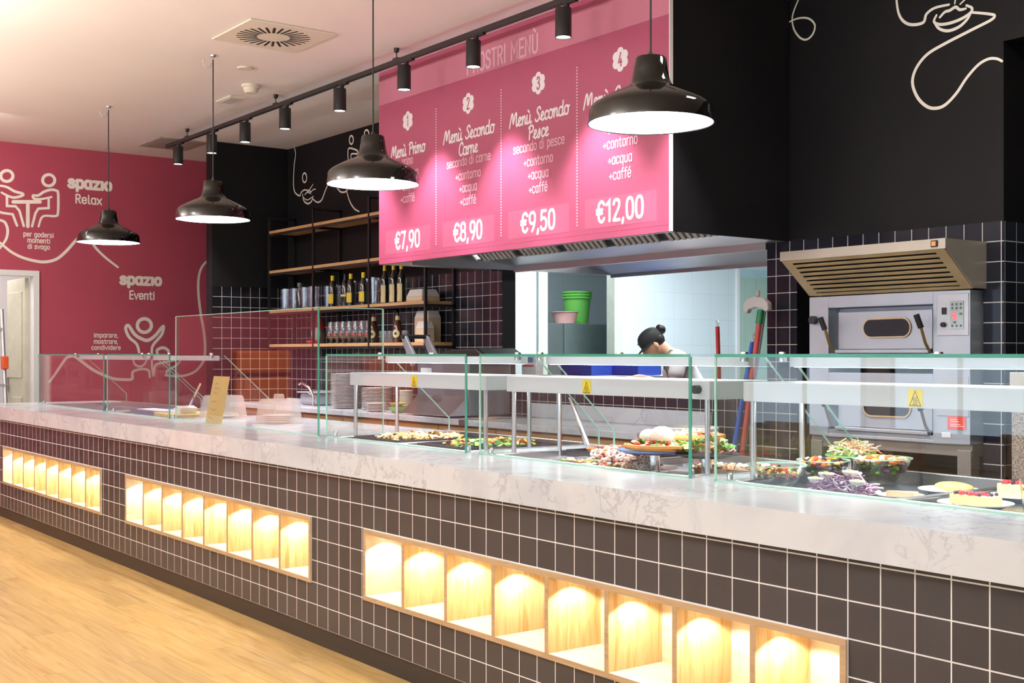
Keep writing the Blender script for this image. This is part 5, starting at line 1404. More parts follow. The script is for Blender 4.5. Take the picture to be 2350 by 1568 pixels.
# ladder at the far left doorway
AL = plain('aluminium', srgb(196, 198, 200), 0.35, metal=0.5)
ld = thing('step_ladder', 'aluminium step ladder with an orange clip leaning in the far left doorway', 'ladder', (-12.7, 3.0, 0))
for dy in (0.0, 0.36):
    MB().tube([(-12.55, 2.86 + dy, 0.0), (-12.86, 2.86 + dy, 1.85)], 0.022, 8).build('rail', AL, ld)
for k in range(6):
    z = 0.25 + 0.28 * k
    x = -12.55 - 0.31 * z / 1.85
    MB().box(x - 0.04, x + 0.03, 2.87, 3.21, z - 0.012, z + 0.012).build('step', AL, ld)
MB().box(-12.78, -12.70, 3.19, 3.25, 1.25, 1.38).build('orange_clip', plain('orange_plastic', srgb(224, 92, 40), 0.4), ld, bevel=0.01)

# terracotta benches on the dining side
TERR = plain('terracotta_leather', srgb(240, 118, 66), 0.5, var=0.05)
for k, (x, y) in enumerate(((-12.2, 0.15), (-12.2, -1.5))):
    bn = thing('bench_sofa', 'terracotta upholstered bench %s in the dining area' % ('nearest the counter end', 'farther from the counter')[k], 'bench', (x, y, 0), group='terracotta benches in the dining area')
    MB().box(x - 0.28, x - 0.10, y, y + 0.66, 0.50, 1.15).box(x - 0.28, x - 0.10, y, y + 0.66, 1.19, 1.44).build('backrest', TERR, bn, bevel=0.03)
    MB().box(x - 0.28, x + 0.40, y, y + 0.66, 0.32, 0.49).build('seat', TERR, bn, bevel=0.03)
    MB().box(x - 0.26, x + 0.36, y + 0.03, y + 0.63, 0.0, 0.31).build('plinth', BLKMETAL, bn)
# dining chairs and tables that mirror in the glass
for k, x in enumerate((-7.2, -6.2, -5.2, -4.2, -3.2, -2.2)):
    ch_ = thing('dining_chair', 'black wire-legged dining chair with beige shell, %s along the hall' % nth(k), 'chair', (x, -1.2, 0), group='dining chairs in the hall')
    MB().box(x - 0.22, x + 0.22, -1.42, -0.98, 0.45, 0.47).box(x - 0.22, x + 0.22, -0.98, -0.96, 0.60, 0.88).build('seat_shell', plain('beige_shell', srgb(190, 170, 150), 0.5), ch_, bevel=0.008)
    for dx in (-0.2, 0.2):
        for dy, t in ((-1.40, -0.05), (-1.0, 0.05)):
            MB().tube([(x + dx * 1.1, dy + t, 0), (x + dx, dy, 0.45)], 0.011, 6).build('leg', BLKMETAL, ch_)
    for dx in (-0.18, 0.18):
        MB().tube([(x + dx, -0.985, 0.46), (x + dx, -0.955, 0.86)], 0.010, 6).build('back_post', BLKMETAL, ch_)
# ---------------------------------------------------------------- food
def pal(*cs):
    return [plain('food_%d_%d_%d' % c, srgb(*c), 0.45, var=0.15, scale=30, spec=0.4) for c in cs]
GREENS = pal((84, 140, 50), (120, 176, 70), (60, 104, 40), (160, 196, 100))
PURPLE = pal((120, 80, 120), (90, 54, 92), (160, 120, 156))
WARM = pal((226, 120, 50), (240, 186, 60), (210, 70, 50), (238, 220, 200), (40, 34, 40))
PALE = pal((238, 230, 214), (226, 206, 170), (240, 236, 230), (210, 160, 130))
OCTO = pal((236, 222, 206), (196, 120, 110), (240, 234, 224), (140, 70, 76), (226, 200, 150))
MIXED = pal((214, 80, 70), (226, 190, 90), (232, 220, 200), (70, 60, 60), (150, 170, 80), (190, 120, 60))
FRUIT = pal((120, 130, 60), (60, 40, 50), (150, 60, 66), (190, 190, 110), (160, 100, 70))

def heap(mb, rng, c, rx, ry, h, n, nm, size=(0.012, 0.022), leaf=0.4, dome=1.0, shred=False):
    for i in range(n):
        a, q = rng.uniform(0, 2 * PI), math.sqrt(rng.random())
        x, y = c[0] + rx * q * math.cos(a), c[1] + ry * q * math.sin(a)
        z = c[2] + h * (1 - dome * q * q) * rng.uniform(0.55, 1.0)
        s = rng.uniform(*size)
        mi = rng.randrange(nm)
        if rng.random() < leaf:
            d = Vector((rng.uniform(-1, 1), rng.uniform(-1, 1), rng.uniform(-0.1, 0.5))).normalized()
            sd = d.cross(Vector((rng.uniform(-.5, .5), rng.uniform(-.5, .5), 1))).normalized()
            up = sd.cross(d)
            p = Vector((x, y, z))
            if shred:
                L = s * rng.uniform(1.0, 1.7)
                mb.tube([p - d * L, p - d * L * .3 + sd * s * .35 * rng.uniform(-1, 1), p + d * L * .4 + up * s * .3, p + d * L], s * 0.11, 5, mi=mi)
            else:
                # a cupped leaf with a wavy oval edge
                e = [p + d * (s * 1.05 * math.cos(t * PI / 5)) + sd * (s * rng.uniform(.5, .72) * math.sin(t * PI / 5)) + up * (s * rng.uniform(-.05, .3)) for t in range(10)]
                mb.add([p] + e, [(0, 1 + t, 1 + (t + 1) % 10) for t in range(10)], mi)
        else:
            mb.ball((x, y, z), s * 0.62, 7, mi, s=(rng.uniform(.7, 1.3), rng.uniform(.7, 1.3), rng.uniform(.5, .9)))

def salad(name, lab, c, rx, ry, h, n, mats, seed, **kw):
    m = MB()
    heap(m, random.Random(seed), c, rx, ry, h, n, len(mats), **kw)
    return tag(m.build(name, mats, None, smooth=True), lab, 'salad', None, 'stuff')

BOWLG = thin_glass('bowl_glass', (0.93, 0.95, 0.94), 1.3, 0.06)
def glass_bowl(x, y, z, rad, h, lab):
    r = thing('salad_bowl', lab, 'bowl', (x, y, z), group='clear salad bowls in the nearest case')
    MB().lathe([(0, 0), (rad * 0.45, 0), (rad * 0.74, h * 0.35), (rad, h), (rad * 0.97, h), (rad * 0.71, h * 0.37), (rad * 0.43, 0.006), (0, 0.006)], (x, y, z), 32).build('bowl_wall', BOWLG, r, smooth=True)
    MB().lathe([(rad * 0.97, h), (rad * 1.05, h + 0.002), (rad * 1.05, h + 0.006), (rad * 0.97, h + 0.004)], (x, y, z), 32).build('rim', GEDGEL, r, smooth=True)
    return r
FZ0 = MT - 0.0215
# nearest case
glass_bowl(-2.889, 3.34, FZ0, 0.100, 0.075, 'clear bowl of mixed vegetables at the left end of the nearest case')
salad('vegetable_salad', 'mixed vegetable salad filling the left clear bowl of the nearest case', (-2.889, 3.34, FZ0 + 0.010), 0.066, 0.066, 0.06, 200, MIXED, 1, dome=0.25, leaf=0.3)
glass_bowl(-2.862, 3.56, FZ0, 0.092, 0.082, 'clear bowl of corn and olive salad in the middle of the nearest case')
salad('olive_salad', 'salad of leaves topped with corn and black olives in the middle bowl', (-2.862, 3.56, FZ0 + 0.010), 0.066, 0.066, 0.066, 150, GREENS[:3] + PURPLE, 2, dome=0.2, leaf=0.6)
salad('salad_topping', 'corn, olive and tomato topping on the middle salad bowl', (-2.862, 3.56, FZ0 + 0.062), 0.080, 0.080, 0.034, 90, WARM, 3, dome=0.5, leaf=0.1, size=(0.012, 0.02))
glass_bowl(-2.735, 3.73, FZ0, 0.105, 0.09, 'clear bowl of purple leaf salad with egg, right of the olive salad')
salad('leaf_salad', 'purple and green leaf salad in the right clear bowl', (-2.735, 3.73, FZ0 + 0.010), 0.076, 0.076, 0.075, 160, GREENS[:3] + PURPLE, 4, dome=0.2, leaf=0.7)
salad('shrimp_topping', 'orange shrimp and egg topping on the right salad bowl', (-2.735, 3.73, FZ0 + 0.070), 0.092, 0.092, 0.032, 80, WARM[:2] + PALE[:3], 5, dome=0.5, leaf=0.1, size=(0.014, 0.024))
pl_b = plate_mesh(0.125, 'plate', CHINA, 0.014)
pl_b.location = (-2.60, 3.335, FZ0)
tag(pl_b, 'white plate under the red cabbage and egg salad', 'plate')
salad('cabbage_salad', 'shredded red cabbage salad on a plate before the salad bowls', (-2.60, 3.335, FZ0 + 0.012), 0.105, 0.09, 0.045, 240, PURPLE + pal((206, 190, 206)), 6, dome=0.8, leaf=0.95, size=(0.014, 0.03), shred=True)
YOLK = plain('egg_yolk', srgb(242, 196, 60), 0.5)
EGGW = plain('egg_white', srgb(246, 242, 234), 0.35, var=0.01)
for k, (dx, dy, dz) in enumerate(((-0.09, -0.03, .03), (-0.03, -0.05, .052), (0.03, 0.0, .06), (0.085, -0.035, .035), (0.0, 0.06, .05))):
    e = thing('egg_half', 'half boiled egg, %s on the red cabbage salad' % ('leftmost', 'second from left', 'central', 'rightmost', 'rear')[k], 'egg', (-2.60 + dx, 3.335 + dy, FZ0 + dz + 0.012), group='egg halves on the cabbage salad')
    MB().lathe([(0, -0.012), (0.016, -0.008), (0.024, 0.004), (0.023, 0.008), (0, 0.009)], (-2.60 + dx, 3.335 + dy, FZ0 + dz + 0.014), 16, sx=1.2).build('white', EGGW, e, smooth=True)
    MB().ball((-2.60 + dx, 3.335 + dy, FZ0 + dz + 0.021), 0.011, 10, s=(1.1, 1, 0.5)).build('yolk', YOLK, e, smooth=True)
# ---- pizza stands in the fourth case
def stand(x, y, rad, top, mat, lab):
    r = thing('cake_stand', lab, 'stand', (x, y, FZ0), group='steel stands in the pizza case')
    MB().lathe([(0, 0), (0.055, 0), (0.055, 0.006), (0.021, 0.010), (0.021, top - 0.012), (0.04, top - 0.006), (0, top - 0.006)], (x, y, FZ0), 24).build('pedestal', CHROME, r, smooth=True)
    MB().lathe([(0, 0), (rad * 0.8, 0), (rad, 0.010), (rad, 0.015), (rad * 0.82, 0.006), (0, 0.006)], (x, y, FZ0 + top - 0.006), 36).build('stand_plate', mat, r, smooth=True)
    return FZ0 + top + 0.0015
CRUST = plain('baked_crust', srgb(222, 150, 76), 0.6, var=0.2, scale=25, bump=0.3)
SAUCE = plain('tomato_cheese', srgb(226, 110, 56), 0.45, var=0.35, scale=22)
BURR = plain('burrata_cheese', srgb(248, 246, 242), 0.3, var=0.01)
def pizza(x, y, z, rad, lab, tops, seed, n=70, h=0.022, burrata=()):
    r = thing('pizza', lab, 'pizza', (x, y, z), group='pizzas in the pizza case')
    MB().lathe([(0, 0.0), (rad * 0.96, 0.0), (rad, 0.008), (rad * 0.985, 0.018), (rad * 0.93, 0.020), (rad * 0.88, 0.010), (0, 0.008)], (x, y, z + 0.001), 36).build('crust', CRUST, r, smooth=True)
    MB().lathe([(rad * 0.89, 0.0095), (rad * 0.5, 0.013), (0, 0.014)], (x, y, z + 0.001), 30).build('sauce', SAUCE, r, smooth=True)
    m = MB()
    heap(m, random.Random(seed), (x, y, z + 0.010), rad * 0.82, rad * 0.82, h, n, len(tops), dome=0.5, leaf=0.6, size=(0.012, 0.026))
    o = m.build('topping', tops, r, smooth=True)
    o['kind'] = 'stuff'
    for bx, by, br in burrata:
        MB().ball((x + bx, y + by, z + 0.016 + br * 0.75), br, 20, s=(1.08, 1.08, 0.85)).build('burrata', BURR, r, smooth=True)
BLUEPL = plain('blue_rim_china', srgb(110, 140, 196), 0.25)
DKPL = plain('dark_slate_plate', srgb(66, 66, 78), 0.3)
z1 = stand(-3.52, 3.345, 0.150, 0.085, BLUEPL, 'steel stand with blue-rimmed plate under the burrata pizza')
pizza(-3.49, 3.345, z1 + 0.012, 0.145, 'pizza with two white burrata balls and rocket on a tall stand', GREENS[:2] + pal((226, 110, 90), (236, 224, 200)), 21, burrata=((-0.075, 0.01, 0.036), (0.01, 0.0, 0.046)))
z2 = stand(-3.66, 3.71, 0.14, 0.100, CHINA, 'rear steel stand behind the burrata pizza')
pizza(-3.66, 3.71, z2 + 0.012, 0.13, 'pale cheese and ham pizza on the rear stand', PALE, 22)
z3 = stand(-3.31, 3.42, 0.125, 0.080, DKPL, 'steel stand with dark plate right of the burrata pizza')
salad('rocket_salad', 'green rocket salad with tomato heaped on the dark stand plate', (-3.31, 3.42, z3 + 0.012), 0.098, 0.098, 0.05, 170, GREENS + pal((222, 90, 60), (236, 170, 160)), 23, dome=0.8, leaf=0.9, size=(0.016, 0.03))
pizza(-3.30, 3.66, FZ0 + 0.001, 0.13, 'pizza with mozzarella lying on the case floor behind the dark stand', PALE + pal((200, 60, 40)), 24)
pizza(-3.40, 3.545, FZ0 + 0.001, 0.09, 'small pizza on the case floor between the two front stands', PALE[:2] + pal((226, 120, 60)), 27)
z4 = stand(-2.885, 3.765, 0.105, 0.085, plain('green_rim_china2', srgb(150, 206, 120), 0.25), 'low stand with green-rimmed plate at the rear left of the nearest case')
salad('chicken_salad', 'pale shredded salad on the green-rimmed stand plate', (-2.885, 3.765, z4 + 0.012), 0.085, 0.075, 0.045, 180, PALE + GREENS[3:] + pal((226, 120, 90)), 25, dome=0.8, leaf=0.9, shred=True, size=(0.014, 0.026))
# seafood tray on the left of the fourth case
tr_ = thing('seafood_tray', 'shallow steel tray of seafood at the left of the pizza case', 'tray', (-3.85, 3.36, FZ0))
MB().box(-4.18, -3.60, 3.23, 3.27, FZ0, FZ0 + 0.012).box(-4.18, -3.60, 3.51, 3.55, FZ0, FZ0 + 0.012).box(-4.18, -4.14, 3.27, 3.51, FZ0, FZ0 + 0.012).box(-3.64, -3.60, 3.27, 3.51, FZ0, FZ0 + 0.012).box(-4.14, -3.64, 3.27, 3.51, FZ0, FZ0 + 0.003).build('tray_body', STEEL, tr_, bevel=0.004)
salad('octopus_salad', 'pale octopus and squid salad heaped on the seafood tray', (-3.83, 3.40, FZ0 + 0.006), 0.11, 0.09, 0.075, 170, OCTO, 31, dome=0.85, leaf=0.35, size=(0.014, 0.03))
for k in range(7):
    rg = MB()
    a = k * 2.4
    cx, cy, cz = -3.83 + 0.075 * math.cos(a), 3.37 + 0.06 * math.sin(a), FZ0 + 0.05 + 0.006 * (k % 3)
    tl = 0.5 + 0.2 * (k % 3)
    rg.tube([(cx + 0.017 * math.cos(t * PI / 6), cy + 0.017 * math.sin(t * PI / 6) * math.cos(tl), cz + 0.017 * math.sin(t * PI / 6) * math.sin(tl)) for t in range(13)], 0.005, 7)
    tag(rg.build('squid_ring', OCTO[2], None, smooth=True), 'white squid ring on the octopus salad, one of several alike', 'squid ring', 'squid rings on the seafood tray')
salad('prawn_strip', 'row of pink prawns and herbs along the front of the seafood tray', (-3.80, 3.275, FZ0 + 0.010), 0.22, 0.025, 0.02, 90, pal((226, 110, 90), (240, 210, 190), (210, 160, 90), (150, 170, 90)), 32, dome=0.3, leaf=0.3)
salad('shredded_seafood', 'pale shredded seafood right of the octopus salad', (-3.62, 3.36, FZ0 + 0.004), 0.09, 0.07, 0.05, 150, OCTO[:3] + PALE[:2], 33, dome=0.8, leaf=0.95, shred=True, size=(0.014, 0.028))
# third case and left half of fourth: roast dishes in dark trays
def dark_tray(x0, x1, y0, y1, lab, mats, seed, n):
    t = thing('roasting_tray', lab, 'tray', (x0, y0, FZ0), group='dark roasting trays in the display cases')
    z = FZ0
    MB().box(x0, x1, y0, y1, z, z + 0.004).box(x0, x1, y0, y0 + 0.008, z + 0.004, z + 0.03).box(x0, x1, y1 - 0.008, y1, z + 0.004, z + 0.03).box(x0, x0 + 0.008, y0 + 0.008, y1 - 0.008, z + 0.004, z + 0.03).box(x1 - 0.008, x1, y0 + 0.008, y1 - 0.008, z + 0.004, z + 0.03).build('pan', TRAYD, t)
    m = MB()
    heap(m, random.Random(seed), ((x0 + x1) / 2, (y0 + y1) / 2, z + 0.006), (x1 - x0) / 2 - 0.03, (y1 - y0) / 2 - 0.03, 0.04, n, len(mats), dome=0.3, leaf=0.3, size=(0.014, 0.028))
    o = m.build('roasted_food', mats, t, smooth=True)
    o['kind'] = 'stuff'
ROAST = pal((140, 80, 50), (180, 120, 70), (96, 54, 36))
GRAIN = pal((226, 196, 140), (236, 216, 170), (190, 150, 90))
dark_tray(-5.78, -5.30, 3.26, 3.80, 'dark tray of golden gratin in the third case', GRAIN, 41, 240)
dark_tray(-5.14, -4.66, 3.26, 3.80, 'dark tray of green and red vegetables in the third case', GREENS + pal((210, 70, 50), (230, 180, 80)), 42, 240)
dark_tray(-4.36, -3.86, 3.58, 3.84, 'dark tray of roast meat at the rear left of the pizza case', ROAST, 43, 180)
tg_ = tag(MB().tube([(-4.30, 3.66, MT + 0.03), (-4.36, 3.60, 1.20)], 0.010, 8, radii=[0.013, 0.007]).build('serving_tongs', CHROME, None, smooth=True), 'steel serving tongs standing in the roast meat tray', 'tongs')
# desserts at the right
SPONGE = plain('sponge_cake', srgb(244, 220, 150), 0.7, var=0.05)
BERRY = pal((200, 36, 56), (50, 30, 60), (220, 60, 70))
def dessert_plate(x, y, rad, lab):
    o = plate_mesh(rad, 'dessert_plate', CHINA, 0.018)
    o.location = (x, y, FZ0)
    return tag(o, lab, 'plate', 'dessert plates in the nearest case')
def wedge(x, y, z, ang, ln, wd, h, lab, body, top=None, seed=0):
    r = thing('cake_slice', lab, 'cake', (x, y, z), group='cake slices in the nearest case')
    ca, sa = math.cos(ang), math.sin(ang)
    P = lambda u, v: (x + u * ca - v * sa, y + u * sa + v * ca)
    MB().prism([P(-ln / 2, 0), P(ln / 2, -wd / 2), P(ln / 2, wd / 2)], 'Z', z, z + h).build('sponge', body, r, bevel=0.003)
    if top:
        m = MB()
        rg = random.Random(seed)
        for k in range(26):
            u = rg.uniform(-ln / 2 + 0.02, ln / 2 - 0.008)
            v = rg.uniform(-1, 1) * wd / 2 * (u + ln / 2) / ln * 0.85
            p = P(u, v)
            m.ball((p[0], p[1], z + h + 0.004), rg.uniform(0.005, 0.009), 8, rg.randrange(len(top)))
        m.build('berry_topping', top, r, smooth=True)
dessert_plate(-2.39, 3.36, 0.075, 'white dessert plate with a pale brown cake slice, left of the berry cakes')
wedge(-2.39, 3.36, FZ0 + 0.007, 0.3, 0.10, 0.05, 0.022, 'flat pale brown cake slice on the left dessert plate', plain('brown_cake', srgb(206, 166, 130), 0.6))
dessert_plate(-2.40, 3.64, 0.10, 'white dessert plate with a puff pastry behind the other desserts')
PUFF = plain('puff_pastry', srgb(228, 184, 112), 0.5, var=0.2, scale=25)
tag(MB().ball((-2.38, 3.64, FZ0 + 0.026), 0.065, 18, s=(1.1, 0.55, 0.26)).build('pastry', PUFF, None, smooth=True), 'golden filled pastry on the rear dessert plate', 'pastry')
dessert_plate(-2.13, 3.37, 0.112, 'large white dessert plate with berry cheesecake at the front right')
wedge(-2.14, 3.37, FZ0 + 0.007, 0.15, 0.15, 0.085, 0.032, 'berry-topped cheesecake slice on the front right plate', SPONGE, BERRY, 5)
dessert_plate(-2.15, 3.66, 0.10, 'white dessert plate with berry cake at the rear right')
wedge(-2.16, 3.66, FZ0 + 0.007, 0.2, 0.14, 0.08, 0.045, 'berry-topped cake slice on the rear right plate', SPONGE, BERRY, 6)
for k, (x, y, l) in enumerate(((-1.945, 3.42, 'front clear cup of fruit salad at the right edge'), (-1.95, 3.68, 'rear clear cup of fruit salad at the right edge'))):
    r = thing('fruit_cup', l, 'cup', (x, y, FZ0), group='fruit cups in the nearest case')
    MB().lathe([(0, 0), (0.05, 0), (0.062, 0.10), (0.060, 0.10), (0.048, 0.004), (0, 0.004)], (x, y, FZ0), 24).build('cup_wall', BOWLG, r, smooth=True)
    salad('fruit_salad', 'green and red fruit pieces inside the ' + l.split(' at ')[0].replace(' of fruit salad', '') + ' by the desserts', (x, y, FZ0 + 0.008), 0.040, 0.040, 0.075, 110, FRUIT, 51 + k, dome=0.05, leaf=0.0, size=(0.014, 0.022))

# ---------------------------------------------------------------- the kitchen worker
def skin(name, nodes, edges, mat, parent, sub=2):
    """nodes: {key: (x,y,z,r)}; grows one continuous limb surface"""
    keys = list(nodes)
    me = bpy.data.meshes.new(name)
    me.from_pydata([nodes[k][:3] for k in keys], [(keys.index(a), keys.index(b)) for a, b in edges], [])
    o = bpy.data.objects.new(name, me)
    COL.objects.link(o)
    md = o.modifiers.new('skin', 'SKIN')
    md.use_smooth_shade = True
    for i, k in enumerate(keys):
        r = nodes[k][3]
        r = r if isinstance(r, tuple) else (r, r)
        me.skin_vertices[0].data[i].radius = r
    me.skin_vertices[0].data[0].use_root = True
    s = o.modifiers.new('subdivision', 'SUBSURF')
    s.levels = s.render_levels = sub
    bpy.context.view_layer.update()
    dg = bpy.context.evaluated_depsgraph_get()
    me2 = bpy.data.meshes.new_from_object(o.evaluated_get(dg))
    bpy.data.objects.remove(o)
    me2.materials.clear()
    me2.materials.append(mat)
    me2.polygons.foreach_set('use_smooth', [True] * len(me2.polygons))
    o = bpy.data.objects.new(name, me2)
    COL.objects.link(o)
    if parent:
        o.parent = parent
    return o
SKIN = plain('skin', srgb(230, 182, 154), 0.5, var=0.04, scale=12)
HAIR = plain('black_hair', srgb(24, 18, 18), 0.45, var=0.2, scale=40)
CAPM = plain('black_cap_cloth', srgb(26, 28, 32), 0.7)
TEE = plain('white_tee_cloth', srgb(232, 228, 232), 0.85, var=0.03)
APR = plain('grey_apron_cloth', srgb(110, 110, 108), 0.85)
TRS = plain('dark_trousers', srgb(40, 42, 48), 0.85)
pr = thing('person', 'kitchen worker in black cap, white tee and grey apron bending over the pass', 'person', (-6.62, 6.74, -0.02), math.radians(-38))
# body faces -Y, bent forward at the waist, head down over the work
nb_ = {'pelvis': (0, 0.06, 0.96, (.15, .12)), 'waist': (0, 0.0, 1.10, (.13, .10)), 'chest': (0, -0.10, 1.26, (.155, .11)), 'upper': (0, -0.17, 1.37, (.12, .09)), 'neck': (0, -0.22, 1.43, .052), 'headbase': (0, -0.275, 1.475, .055), 'skull': (0, -0.32, 1.505, .075)}
eb_ = [('pelvis', 'waist'), ('waist', 'chest'), ('chest', 'upper'), ('upper', 'neck'), ('neck', 'headbase'), ('headbase', 'skull')]
for s, q in ((-1, 'r'), (1, 'l')):
    hx = -0.06
    nb_.update({'sh' + q: (s * 0.175, -0.16, 1.375, .055), 'el' + q: (s * 0.235, -0.22, 1.12 + (0.05 if s > 0 else 0), .042), 'wr' + q: (s * 0.12, -0.42, 1.235, .029), 'pa' + q: (s * 0.10, -0.48, 1.235, (.036, .018)),
                'hip' + q: (s * 0.09, 0.06, 0.88, .085), 'kn' + q: (s * 0.10, 0.03, 0.50, .06), 'an' + q: (s * 0.10, 0.07, 0.09, .042), 'to' + q: (s * 0.11, -0.08, 0.045, .04)})
    eb_ += [('upper', 'sh' + q), ('sh' + q, 'el' + q), ('el' + q, 'wr' + q), ('wr' + q, 'pa' + q), ('pelvis', 'hip' + q), ('hip' + q, 'kn' + q), ('kn' + q, 'an' + q), ('an' + q, 'to' + q)]
    for k in range(4):
        fx_ = s * (0.10 + (k - 1.5) * 0.019)
        ln = (0.052, 0.062, 0.058, 0.046)[k]
        nb_.update({'f%d%s' % (k, q): (fx_, -0.505, 1.237, .0095), 'g%d%s' % (k, q): (fx_, -0.505 - ln * 0.6, 1.240, .0085), 'h%d%s' % (k, q): (fx_, -0.505 - ln, 1.226, .0075)})
        eb_ += [('pa' + q, 'f%d%s' % (k, q)), ('f%d%s' % (k, q), 'g%d%s' % (k, q)), ('g%d%s' % (k, q), 'h%d%s' % (k, q))]
    nb_.update({'t0' + q: (s * 0.10 - s * 0.042, -0.465, 1.232, .011), 't1' + q: (s * 0.10 - s * 0.056, -0.505, 1.229, .009)})
    eb_ += [('pa' + q, 't0' + q), ('t0' + q, 't1' + q)]
body = skin('body', nb_, eb_, SKIN, pr)
# head: tilted down, chin towards the chest
hm = MB()
hc = Vector((0, -0.335, 1.495))
tilt = Matrix.Rotation(math.radians(38), 3, 'X')
def hp(p):
    return tuple(hc + tilt @ Vector(p))
nu, nv = 28, 20
grid = []
for i in range(nv + 1):
    th = PI * i / nv
    row = []
    for k in range(nu):
        a = 2 * PI * k / nu
        x, y, z = 0.074 * math.sin(th) * math.cos(a), 0.094 * math.sin(th) * math.sin(a), -0.112 * math.cos(th)
        fr_ = max(0.0, -math.sin(a)) * math.sin(th)
        if z < 0:
            x *= 1 - 0.30 * (-z / 0.112) ** 1.3
            y = y * (1 - 0.10 * (-z / 0.112)) - 0.006 * (-z / 0.112)
        fx2 = math.exp(-(x / 0.013) ** 2)
        if y < 0:
            y -= 0.022 * fx2 * math.exp(-((z + 0.022) / 0.018) ** 2) * fr_ + 0.008 * fx2 * math.exp(-((z - 0.002) / 0.022) ** 2) * fr_
            y += 0.008 * fr_ * math.exp(-((abs(x) - 0.031) / 0.014) ** 2) * math.exp(-((z - 0.006) / 0.013) ** 2)
            y -= 0.006 * fr_ * math.exp(-(x / 0.024) ** 2) * math.exp(-((z + 0.058) / 0.010) ** 2)
            y -= 0.008 * fr_ * math.exp(-(x / 0.02) ** 2) * math.exp(-((z + 0.096) / 0.014) ** 2)
        row.append(hp((x, y, z)))
    grid.append(row)
for r_ in grid:
    hm.v += r_
for i in range(nv):
    for k in range(nu):
        k2 = (k + 1) % nu
        hm.f.append((i * nu + k, i * nu + k2, (i + 1) * nu + k2, (i + 1) * nu + k)); hm.m.append(0)
head = hm.build('head', SKIN, pr, smooth=True, world=False)
def blob(name, c, r, mat, s=(1, 1, 1), n=14):
    mb = MB().ball((0, 0, 0), r, n, s=s)
    mb.v = [hp(Vector(v) + Vector(c)) for v in mb.v]
    return mb.build(name, mat, head, smooth=True, world=False)
for s in (-1, 1):
    blob('eye', (s * 0.031, -0.080, 0.006), 0.011, plain('eye_white', srgb(230, 226, 222), 0.3))
    blob('iris', (s * 0.031, -0.0885, 0.005), 0.0055, INK)
    blob('eyebrow', (s * 0.032, -0.088, 0.024), 0.014, HAIR, (1.2, 0.4, 0.25))
    blob('ear', (s * 0.073, 0.006, -0.008), 0.024, SKIN, (0.4, 0.75, 1.25))
blob('lips', (0, -0.093, -0.060), 0.020, plain('lip', srgb(186, 100, 96), 0.45), (1.0, 0.35, 0.35))
blob('hair', (0, 0.018, 0.022), 0.086, HAIR, (0.93, 0.98, 1.02), 24)
blob('hair_bun', (0, 0.112, 0.060), 0.042, HAIR, (1.0, 0.9, 1.0), 18)
cpm = MB()
cpm.lathe([(0.088, 0.0), (0.0895, 0.015), (0.089, 0.03), (0.086, 0.048), (0.080, 0.066), (0.070, 0.081), (0.055, 0.093), (0.036, 0.101), (0.016, 0.105), (0.0, 0.106)], (0, 0, 0), 28, sx=0.92, sy=1.14)
cpm.v = [hp(Vector(v) + Vector((0, 0.004, 0.026))) for v in cpm.v]
cap_ = cpm.build('cap', CAPM, pr, smooth=True, world=False)
bm_ = MB()
br = []
for k in range(15):
    a = PI + PI * k / 14
    br.append((0.078 * math.cos(a), 0.088 * math.sin(a), 0.03))
out_ = [(0.084 * math.cos(PI + PI * k / 14), 0.088 * math.sin(PI + PI * k / 14) - 0.072 * math.sin(PI * k / 14) ** 0.7, 0.022 - 0.012 * math.sin(PI * k / 14)) for k in range(15)]
vs = [hp(p) for p in br + out_] + [hp((p[0], p[1], p[2] - 0.004)) for p in br + out_]
fs = []
for k in range(14):
    fs += [(k, k + 1, 16 + k, 15 + k), (30 + k, 45 + k, 46 + k, 31 + k), (15 + k, 16 + k, 46 + k, 45 + k)]
bm_.add(vs, fs)
bm_.build('cap_brim', CAPM, cap_, smooth=True, world=False)
bd_ = MB().ball((0, 0, 0), 0.014, 10, s=(1.3, 0.4, 0.8))
bd_.v = [hp(Vector(v) + Vector((0, -0.096, 0.072))) for v in bd_.v]
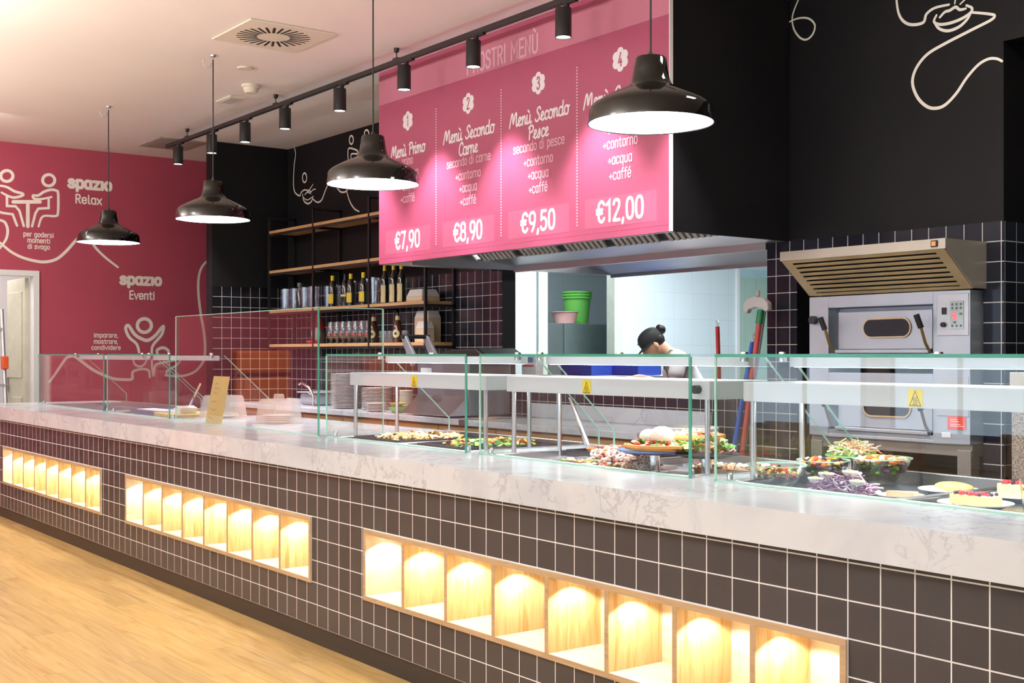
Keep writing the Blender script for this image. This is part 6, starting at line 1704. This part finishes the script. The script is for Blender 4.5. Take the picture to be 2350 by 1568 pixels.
bd_.build('cap_badge', plain('badge_thread', srgb(190, 150, 160), 0.7), cap_, smooth=True, world=False)
ts = {'pelvis': (0, 0.06, 0.95, (.165, .135)), 'waist': (0, 0.0, 1.10, (.145, .115)), 'chest': (0, -0.10, 1.26, (.168, .123)), 'upper': (0, -0.165, 1.375, (.125, .097)), 'collar': (0, -0.205, 1.415, .066)}
te = [('pelvis', 'waist'), ('waist', 'chest'), ('chest', 'upper'), ('upper', 'collar')]
for s, q in ((-1, 'r'), (1, 'l')):
    ts.update({'sh' + q: (s * 0.178, -0.16, 1.378, .068), 'sl' + q: (s * 0.222, -0.205, 1.22, .066)})
    te += [('upper', 'sh' + q), ('sh' + q, 'sl' + q)]
skin('t_shirt', ts, te, TEE, pr)
tn = {'pelvis': (0, 0.06, 0.95, (.16, .13))}
tne = []
for s, q in ((-1, 'r'), (1, 'l')):
    tn.update({'hip' + q: (s * 0.09, 0.06, 0.86, .095), 'kn' + q: (s * 0.10, 0.03, 0.50, .075), 'an' + q: (s * 0.10, 0.07, 0.10, .065)})
    tne += [('pelvis', 'hip' + q), ('hip' + q, 'kn' + q), ('kn' + q, 'an' + q)]
skin('trousers', tn, tne, TRS, pr)
ap = MB()
pts_ = []
for zz, yc, hw in ((0.62, -0.13, 0.19), (0.85, -0.125, 0.19), (1.05, -0.135, 0.17), (1.18, -0.195, 0.12), (1.30, -0.245, 0.10)):
    for k in range(7):
        u = (k - 3) / 3
        pts_.append((hw * u, yc + 0.06 * u * u, zz))
ap.add(pts_, [(r_ * 7 + k, r_ * 7 + k + 1, (r_ + 1) * 7 + k + 1, (r_ + 1) * 7 + k) for r_ in range(4) for k in range(6)])
ao = ap.build('apron', APR, pr, smooth=True, world=False)
sd = ao.modifiers.new('thickness', 'SOLIDIFY'); sd.thickness = 0.006
for s in (-1, 1):
    MB().tube([(s * 0.09, -0.235, 1.30), (s * 0.085, -0.265, 1.40), (s * 0.07, -0.215, 1.445), (s * 0.05, -0.12, 1.43)], 0.012, 8).build('apron_strap', APR, ao, smooth=True, world=False)
